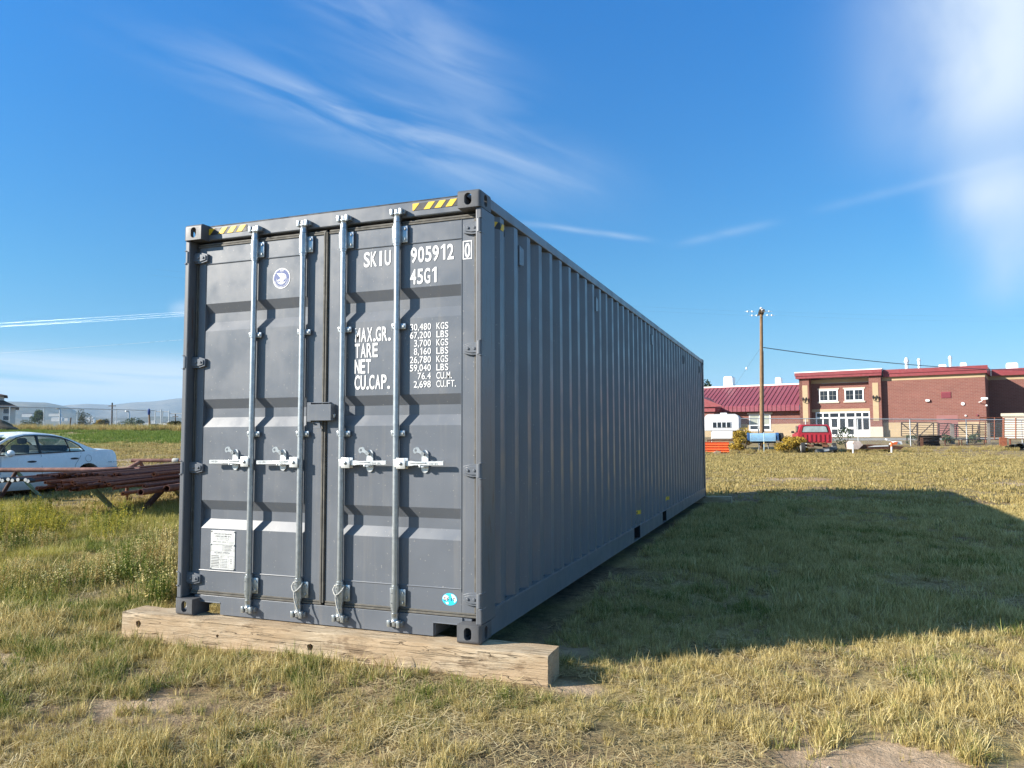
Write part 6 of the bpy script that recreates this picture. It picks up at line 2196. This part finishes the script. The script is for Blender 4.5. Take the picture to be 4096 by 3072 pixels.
stn = frame_at('steel_stand', 'rusty steel stand carrying the white truck camper', 'stand', 2892, 49.9, R(-19))
z0, z1 = pz(1757, 50, stn), pz(1766, 50, stn)
for x in (px(2833), px(2944)):
    for y in (.1, 2.3):
        MB().cbox(x - .045, x + .045, y - .045, y + .045, -.1, z0, .008).build('leg', JUNKR, stn)
for y in (.1, 2.3):
    MB().cbox(px(2833) + .046, px(2944) - .046, y - .045, y + .045, z0 - .09, z0 - .002, .008).build('crossbar', JUNKR, stn)
    MB().cbox(px(2833) + .046, px(2944) - .046, y - .03, y + .03, z0 - .42, z0 - .35, .008).build('crossbar', JUNKR, stn)
# orange steel beams
ORANGE = mat('orange_painted_steel', (.80, .15, .035), .5, 0, .12, 4, (.30, .08, .04), .4)
ob = on_ground(2850, 1790, 46.5)
for i in range(4):
    for j in range(2):
        o = MB()
        o.cbox(-3.4, .99 - .03 * ((i * 7 + j) % 3), -.09, .09, 0, .02, .004).cbox(-3.4, .99 - .03 * ((i * 7 + j) % 3), -.09, .09, .13, .15, .004).cbox(-3.4, .98 - .03 * ((i * 7 + j) % 3), -.012, .012, .0205, .1295, .002)
        q = o.build('steel_beam', ORANGE, None)
        q.location = ob + RXY * .0 + FXY * (j * .22) + Vector((0, 0, .06 + i * .153))
        q.rotation_euler = (0, 0, YAW - R(19) + .02 * ((i + j) % 2))
        tag(q, 'orange steel beam in the stack beside the far end of the container', 'beam', 'stacked orange steel beams')
WOODP = mat('pale_broken_plank', (.42, .33, .24), .85, 0, .2, 6)
p = on_ground(2864, 1797, 45.6)
o = MB().prism([(-.20, 0), (.22, .02), (.30, .14), (.05, .17), (-.10, .12)], -.06, .06, 'y').build('plank', WOODP, None)
o.location, o.rotation_euler = p, (0, 0, YAW)
tag(o, 'broken pale plank leaning on the orange steel beams', 'plank')
# blue pickup-box trailer
BLUEP = mat('faded_light_blue_paint', (.23, .42, .60), .45, 0, .1, 5, (.30, .24, .18), .6)
NAVY = mat('dark_blue_paint', (.03, .09, .22), .4, 0, .15, 5)
bt = frame_at('box_trailer', 'faded light blue pickup-box trailer lying in front of the utility pole', 'trailer', 3053, 47.5, R(-17))
def bx_(u):
    return (u - 3053) * 47.5 / FPX
def bz_(v):
    return CAM[2] + (1735 - v) / FPX * 47.5 - bt.location.z
MB().prism([(0, bz_(1766)), (-.10, bz_(1750)), (-.06, bz_(1735)), (.06, bz_(1732)), (1.3, bz_(1732)), (1.3, bz_(1760)), (.2, bz_(1766))], bx_(3003), bx_(3102), 'x').build('box', BLUEP, bt, bevel=.02, smooth=40)
for a, b in ((2992, 3002.5), (3102.5, 3114)):
    MB().prism([(-.02, bz_(1762)), (-.06, bz_(1738)), (.10, bz_(1730)), (1.2, bz_(1730)), (1.2, bz_(1762))], bx_(a), bx_(b), 'x').build('fender', NAVY, bt, bevel=.03)
MB().tube([(bx_(3006), -.16, bz_(1762)), (bx_(3098), -.16, bz_(1762))], .025, 6).build('rail', BLUEP, bt)
ty = MB().tube([(bx_(3115), .3, bz_(1748)), (bx_(3117), .3, bz_(1748)), (bx_(3128), .3, bz_(1748)), (bx_(3131), .3, bz_(1748))], [.24, .27, .27, .23], 18).build('wheel', TYRE, bt, smooth=40)
MB().tube([(bx_(3131.2), .3, bz_(1748)), (bx_(3131.8), .3, bz_(1748))], .14, 14).build('rim', IRON, ty, smooth=40)
q = MB()
for x in (3042, 3070, 3098):
    MB().tube([(bx_(x), .2, bz_(1764)), (bx_(x + (6 if x > 3050 else -6)), .0, -.05)], .05, 6).build('prop', IRON, bt)
MB().box(bx_(3010), bx_(3096), .12, 1.1, bz_(1772), bz_(1767)).build('chassis', IRON, bt)
def stake(label, u, v0, v1, d, r, m, extra=None):
    p, t_ = at(u, v1, d), at(u, v0, d)
    p.z = gz(p.x, p.y)
    s = thing('marker_post', label, 'marker post', p)
    T = Matrix.Translation(-p)
    MB(T).tube([p - Vector((0, 0, .1)), t_], r, 8).build('post', m, s, smooth=40)
    if extra:
        e = at(u, extra[0], d)
        MB(T).tube([e, at(u, extra[1], d)], r * 1.35, 8).build('band', extra[2], s, smooth=40)
STAKEB = mat('pale_blue_grey_stake', (.42, .55, .60), .5, 0, .1, 8)
stake('thin pale blue stake with a yellow band in front of the blue trailer', 3056, 1729, 1803, 46.0, .026, STAKEB, (1770, 1774, YELLOW))
stake('white marker post with an orange top at the right end of the rusty sheet pile', 3566, 1768, 1812, 44.5, .045, WHT, (1768, 1786, ORANGE))
stake('short white marker post at the left end of the rusty sheet pile', 3412, 1778, 1810, 44.5, .045, WHT)
# yellow rabbitbrush
for i, (u, d, w_, h_, lb) in enumerate(((2978, 49.2, 1.5, 1.35, 'tall yellow bush between the white camper and the blue trailer'), (2953, 47.8, 1.1, .85, 'small yellow bush under the right end of the camper'), (3150, 47.3, 1.5, 1.15, 'yellow bush just right of the blue trailer wheel'), (3185, 46.3, 1.5, 1.05, 'yellow bush against the left side of the red pickup'), (3125, 45.8, .9, .55, 'lowest yellow bush in front of the blue trailer wheel'))):
    bush('yellow_bush', lb, 'bush', on_ground(u, 1790, d), w_, h_, 1700, RABBIT, .055, 80 + i, .03, 'yellow bushes in the junk row', 9, .05)
bush('shrub', 'leggy green shrub in front of the white entrance doors', 'shrub', on_ground(3385, 1790, 51), 1.5, 1.25, 420, BUSH_G, .06, 91, .02)
for i, (u, d, lb) in enumerate(((3800, 55, 'low green shrub under the dark corral panels'), (3900, 54.5, 'low green shrub below the right corral panel'), (3660, 54, 'low grey-green shrub left of the stacked rails'))):
    bush('shrub', lb, 'shrub', on_ground(u, 1790, d), 1.1, .65, 380, BUSH_G, .06, 95 + i, .02)
bush('tree', 'green treetop showing behind the left end of the red metal roof', 'tree', on_ground(2815, 1700, 112), 3.6, 8.6, 1300, BUSH_G, .22, 99, .12)

# red pickup cab with its bed removed
REDP = mat('faded_red_paint', (.36, .022, .035), .38, 0, .1, 4, (.20, .06, .04), .35)
pk = frame_at('pickup_truck', 'faded red pickup cab with its bed removed, seen from behind', 'pickup', 3262, 46, R(-13))
def kx(u):
    return (u - 3262) * 46 / FPX
def kz(v):
    return CAM[2] + (1735 - v) / FPX * 46 - pk.location.z
L0, L1, zt, zbm = kx(3198), kx(3325), kz(1698), kz(1772)
zw0, zw1 = kz(1731), kz(1704)
ring = lambda y, ins, dz: [(L0 + .02, y, zbm), (L0, y, kz(1745)), (L0 + .01, y, zw0), (L0 + .10 + ins, y, zt - .10 + dz), (L0 + .20 + ins, y, zt + dz), (L1 - .20 - ins, y, zt + dz), (L1 - .10 - ins, y, zt - .10 + dz), (L1 - .01, y, zw0), (L1, y, kz(1745)), (L1 - .02, y, zbm)]
cab = MB().loft([ring(0.02, .04, -.03), ring(.10, .0, 0), ring(1.15, .0, .0), ring(1.6, .06, -.35 * (zt - zw0)), ring(1.95, .10, -(zt - zw0) * .98)])
cab.cbox(L0 + .06, L1 - .06, 1.95, 3.3, zbm + .15, zw0 - .06, .06)
cbo = cab.build('cab', REDP, pk, smooth=40)
for i in range(7):
    x = L0 + .20 + i * (L1 - L0 - .40) / 6
    MB().cbox(x - .055, x + .055, -.015, .02, kz(1766), kz(1738), .012).build('pressed_rib', REDP, cbo)
wv = [(L0 + .19, zw0 + .03), (L1 - .19, zw0 + .03), (L1 - .28, zw1 - .02), (L1 - .40, zw1 + .02), (L0 + .40, zw1 + .02), (L0 + .28, zw1 - .02)]
MB().prism(wv, -.004, .018, 'y').build('window_gasket', TRIM, pk)
SEEG = mat('pale_see_through_glass', (.30, .36, .36), .06, 0, .35, 1.5)
wi = [(a * .93 + .0, zw0 + .045 + (b - zw0 - .03) * .86) for a, b in wv]
MB().prism(wi, -.010, -.0045, 'y').build('rear_window', SEEG, pk)
MB().prism([(.35, zw0 + .02), (1.15, zw0 + .02), (1.12, zw1 + .02), (.35, zw1 + .03)], L0 + .005, L0 + .012, 'x').build('side_window', DGL, pk)
MB().cbox(L0 - .24, L0 - .06, 1.2, 1.3, zw0 - .02, zw0 + .11, .02).tube([(L0 - .08, 1.25, zw0 + .02), (L0 + .03, 1.25, zw0 - .02)], .015, 6).build('door_mirror', TRIM, pk)
for x in (L0 + .55, L1 - .55):
    MB().cbox(x - .05, x + .05, -1.9, 3.0, zbm - .22, zbm - .08, .01).build('chassis_rail', JUNKR, pk)
for x, r_, m_ in ((L0 + .12, .34, CONC), (L1 - .02, .33, TYRE)):
    for y in ((-.9,) if x < 0 else (-.7, 2.3)):
        ty = MB().tube([(x - .11, y, r_ - .06), (x - .09, y, r_ - .06), (x + .09, y, r_ - .06), (x + .11, y, r_ - .06)], [r_ * .85, r_, r_, r_ * .85], 20).build('wheel', m_ if False else TYRE, pk, smooth=40)
        MB().tube([(x - .12, y, r_ - .06), (x - .112, y, r_ - .06)], r_ * .55, 14).build('rim', CONC, ty, smooth=40)
q = MB()
for i in range(5):
    x = L0 + .55 + i * .22
    MB().prism([(x, zbm - .02), (x + .15, zbm - .06), (x + .10, zbm + .06), (x + .02, zbm + .05)], -.3, .0, 'y').build('rusty_bracket', PIPE_B, pk)
p = on_ground(3305, 1795, 44.6)
bm_ = thing('truck_bumper', 'loose dark grey truck bumper tilted in the weeds before the red pickup', 'bumper', p + Vector((0, 0, .08)), YAW)
bm_.rotation_euler = (0, R(-9), YAW + R(6))
DGREY = mat('dark_grey_bumper', (.085, .09, .095), .45, .2, .2, 8, (.2, .17, .13), .4)
MB().prism([(-.10, 0), (-.12, .08), (-.10, .20), (.02, .24), (.14, .20), (.14, .02)], -.62, .66, 'x').build('bumper_bar', DGREY, bm_, bevel=.02)
MB().box(-.18, .14, -.125, -.101, .05, .16).build('number_plate', WHT, bm_)
# rusty sheet pile with white and orange painted pieces
rp = frame_at('rusty_sheet_pile', 'low pile of rusty sheets with white and orange painted pieces between two marker posts', 'scrap pile', 3490, 45.2, R(-2))
rx_ = lambda u: (u - 3490) * 45.2 / FPX
rzv = lambda v: CAM[2] + (1735 - v) / FPX * 45.2 - rp.location.z
MB().prism([(rx_(3428), rzv(1797)), (rx_(3600), rzv(1799)), (rx_(3616), rzv(1787)), (rx_(3520), rzv(1779)), (rx_(3430), rzv(1781))], 0, 1.3, 'y').build('lower_sheet', JUNKR, rp, bevel=.01)
MB().prism([(rx_(3470), rzv(1789)), (rx_(3554), rzv(1786)), (rx_(3550), rzv(1781)), (rx_(3498), rzv(1783))], -.03, -.002, 'y').build('white_patch', WHT, rp)
MB().prism([(rx_(3410), rzv(1798)), (rx_(3432), rzv(1798)), (rx_(3452), rzv(1780)), (rx_(3440), rzv(1766)), (rx_(3416), rzv(1766)), (rx_(3408), rzv(1776))], -.08, .9, 'y').build('end_piece', mat('pinkish_white_paint', (.62, .50, .44), .6, 0, .12, 4, (.3, .12, .06), .5), rp, bevel=.01)
MB().prism([(rx_(3575), rzv(1779)), (rx_(3612), rzv(1779)), (rx_(3609), rzv(1767)), (rx_(3588), rzv(1767))], .1, .7, 'y').build('painted_box', WHT, rp, bevel=.01)
MB().prism([(rx_(3562), rzv(1780)), (rx_(3588), rzv(1779)), (rx_(3592), rzv(1768)), (rx_(3578), rzv(1769))], .05, .099, 'y').build('orange_piece', ORANGE, rp)
o = MB().cbox(-.14, .14, -.05, .05, 0, .05, .02).tube([(-.14, 0, .07), (-.22, 0, .10)], [.07, .05], 8).build('plastic_bottle', WHT, None, smooth=40)
o.location, o.rotation_euler = at(3556, 1765, 44.6), (0, R(8), YAW)
tag(o, 'white bottle with a reddish cap balanced near the orange-topped marker post', 'bottle')

# corral panels and other rails
DRAIL = rust('dark_weathered_rail', (.055, .035, .030), (.11, .075, .06), 8)
ORAIL = rust('orange_rust_rail', (.26, .085, .045), (.40, .15, .08), 8)
GREYW = mat('grey_weathered_plank', (.20, .175, .155), .9, 0, .2, 5)
def Z35(x, y):
    return 3500 + x / 3.711, 1600 + y / 3.711
def panel(label, x0, x1, yt, yb, n, d, m, posts, diags, legs=(), r=.028, group='livestock panels along the fence'):
    """a livestock panel given by its outline in the photograph at depth d"""
    a = at(*Z35(x0, yt), d)
    o = thing('corral_panel', label, 'corral panel', (a.x, a.y, gz(a.x, a.y)), YAW, group)
    T = (Matrix.Translation(o.location) @ Matrix.Rotation(YAW, 4, 'Z')).inverted()
    def q(x, y, dd=0):
        return at(*Z35(x, y), d + dd)
    for i in range(n):
        y = yt + (yb - yt) * i / (n - 1)
        MB(T).tube([q(x0, y), q((x0 + x1) / 2, y + 2.5 * math.sin(i * 2.3)), q(x1, y + 1)], r * (1.25 if i in (0, n - 1) else .8), 6).build('rail', m, o, smooth=40)
    for x in posts:
        MB(T).tube([q(x, yt - 2, -.06), q(x, yb + 2, -.06)], r * 1.35, 6).build('post', m, o, smooth=40)
    for (xa_, ya, xb_, yb_) in diags:
        MB(T).tube([q(xa_, ya, -.09), q(xb_, yb_, -.09)], r * 1.2, 6).build('brace', m, o, smooth=40)
    for (x, ya) in legs:
        p = q(x, ya)
        MB(T).tube([p, Vector((p.x, p.y, gz(p.x, p.y) - .1))], r * 1.9, 6).build('leg', m, o, smooth=40)
    return o
panel('dark weathered corral panel, leftmost in the row', 390, 625, 332, 535, 7, 56, DRAIL, (392, 623), ((545, 470, 628, 352), (400, 345, 615, 530)), ((472, 538),))
panel('dark corral panel with a rising brace above the stacked rails', 632, 940, 338, 545, 7, 55.8, DRAIL, (634, 868, 938), ((660, 530, 862, 340),), ())
panel('short dark corral panel with two crossing braces in the middle', 950, 1135, 350, 560, 7, 55.6, DRAIL, (952, 1132), ((970, 560, 1080, 360), (970, 555, 1135, 410)), ((1035, 562),))
panel('dark corral panel with a falling brace, right of the grey plank', 1170, 1545, 364, 575, 8, 55.4, DRAIL, (1172, 1206, 1448, 1530), ((1215, 370, 1440, 572), (1472, 570, 1550, 400)), ((1384, 578),))
panel('narrow dark corral panel in front of the orange ones', 1552, 1690, 366, 588, 8, 55, DRAIL, (1554, 1688), ())
panel('orange rusted corral panel behind the dark ones', 1550, 1900, 262, 585, 10, 56.5, ORAIL, (1552, 1640, 1775, 1898), (), ((1645, 588),))
panel('long orange rusted corral panel running out of the right edge', 1912, 2600, 265, 575, 10, 53.6 - 2.6, ORAIL, (1915, 2090, 2300, 2500), (), ((2005, 580), (2400, 580)), .030)
for (x, y0_, y1_, wd, d, m_, lb) in ((1150, 352, 590, .13, 55.2, GREYW, 'upright grey plank between two dark corral panels'), (1692, 345, 592, .09, 54.6, GREYW, 'upright grey plank at the right end of the dark panels'), (1905, 556, 736, .20, 50, ORAIL, 'thick orange rusted post at the foot of the orange panels'), (700, 560, 730, .09, 52.0, JUNKR, 'thick rusty brown post beside the stacked rails')):
    a, b = at(*Z35(x, y0_), d), at(*Z35(x, y1_), d)
    b.z = gz(b.x, b.y) - .05
    o = MB(Matrix.Translation(-b)).cbox(b.x - wd, b.x + wd, b.y - wd * .6, b.y + wd * .6, b.z, a.z, .012).build('upright_post', m_, None)
    o.location = b
    tag(o, lb, 'post')
for i, (x0, x1, yb_, lb) in enumerate(((1040, 1245, 740, 'low dark steel frame standing under the middle corral panels'), (1285, 1620, 755, 'long low dark steel frame under the right corral panels'))):
    d = 52.5
    a, b = at(*Z35(x0, 590), d), at(*Z35(x1, 590), d)
    o = thing('trestle_stand', lb, 'stand', (a.x, a.y, gz(a.x, a.y)), YAW)
    T = (Matrix.Translation(o.location) @ Matrix.Rotation(YAW, 4, 'Z')).inverted()
    MB(T).tube([a, b], .032, 6).build('rail', DRAIL, o)
    MB(T).tube([Vector((a.x, a.y, gz(a.x, a.y) + .03)), Vector((b.x, b.y, gz(b.x, b.y) + .03))], .035, 6).build('rail', DRAIL, o)
    for p in (a, b):
        MB(T).tube([p, Vector((p.x, p.y, gz(p.x, p.y) - .05))], .04, 6).build('leg', JUNKR, o)
# stacked dark rails / posts in a pile
gq = np.random.default_rng(8)
d = 52.6
LOG = rust('dark_weathered_post_wood', (.06, .042, .034), (.17, .12, .09), 6)
for row in range(7):
    for col_ in range(2):
        y = 700 - row * 27
        a, b = at(*Z35(640 + gq.normal(0, 8), y), d + col_ * .3), at(*Z35(955 + gq.normal(0, 8), y + gq.normal(0, 3)), d + col_ * .3 + gq.normal(0, .1))
        o = MB(Matrix.Translation(-a)).tube([a, a.lerp(b, .5) + Vector((0, 0, gq.normal(0, .008))), b], .066 + .008 * gq.random(), 9).build('wooden_rail', LOG, None, smooth=40)
        o.location = a
        tag(o, 'dark weathered wooden rail in the pile beneath the corral panels', 'rail', 'wooden rails piled under the corral panels')
# black corrugated culvert pipes at the right edge
CULV = mat('black_plastic_pipe', (.018, .020, .022), .45, 0, .25, 8, (.12, .12, .10), .4)
for (x, y, r_, d, lb) in ((1960, 728, .20, 46.4, 'black plastic pipe lying lowest-left, its end showing behind the wider one'), (2040, 742, .30, 45.6, 'wide squashed black plastic pipe with its mouth open at the right edge'), (2150, 752, .36, 45.0, 'widest black plastic pipe running out of the right edge')):
    a = at(*Z35(x, y), d)
    a.z = gz(a.x, a.y) + r_ * .55
    o = MB().pipe((0, 0, 0), RXY * 5 + FXY * 1.2, r_, .035, 20).build('culvert_pipe', CULV, None, smooth=40)
    for v in o.data.vertices:
        v.co.z *= .62
    o.location = a
    tag(o, lb, 'pipe')
# beige shed roof line behind the right fence
sh = on_ground(4110, 1700, 62)
BEIGE = mat('beige_steel_sheet', (.50, .44, .35), .6, 0, .05, 1)
s_ = thing('storage_shed', 'beige flat-roofed storage box behind the orange panels at the right edge', 'shed', sh, YAW - R(35))
zt_ = CAM[2] + (1733 - 1653) / FPX * 62 - sh.z
MB().cbox(-1.7, 6, 0, 2.5, 0, zt_ - .25, .03).build('wall', mat('cream_steel_sheet', (.62, .58, .50), .6, 0, .05, 1), s_)
MB().cbox(-1.8, 6.1, -.1, 2.6, zt_ - .245, zt_, .02).build('roof', BEIGE, s_)

# ------------------------------------------------------------------ air
hz_t = bpy.data.materials.new('haze_air')
hz_t.use_nodes = True
nt = hz_t.node_tree
nt.nodes.remove(nt.nodes['Principled BSDF'])
pv = nt.nodes.new('ShaderNodeVolumePrincipled')
pv.inputs['Color'].default_value = (.48, .72, 1.0, 1)
pv.inputs['Density'].default_value = 9e-5
pv.inputs['Anisotropy'].default_value = .0
nt.links.new(pv.outputs[0], nt.nodes['Material Output'].inputs['Volume'])
hb = MB().box(-10500, 10500, -10500, 10500, -120, 470).build('haze', hz_t, None)
tag(hb, kind='stuff')
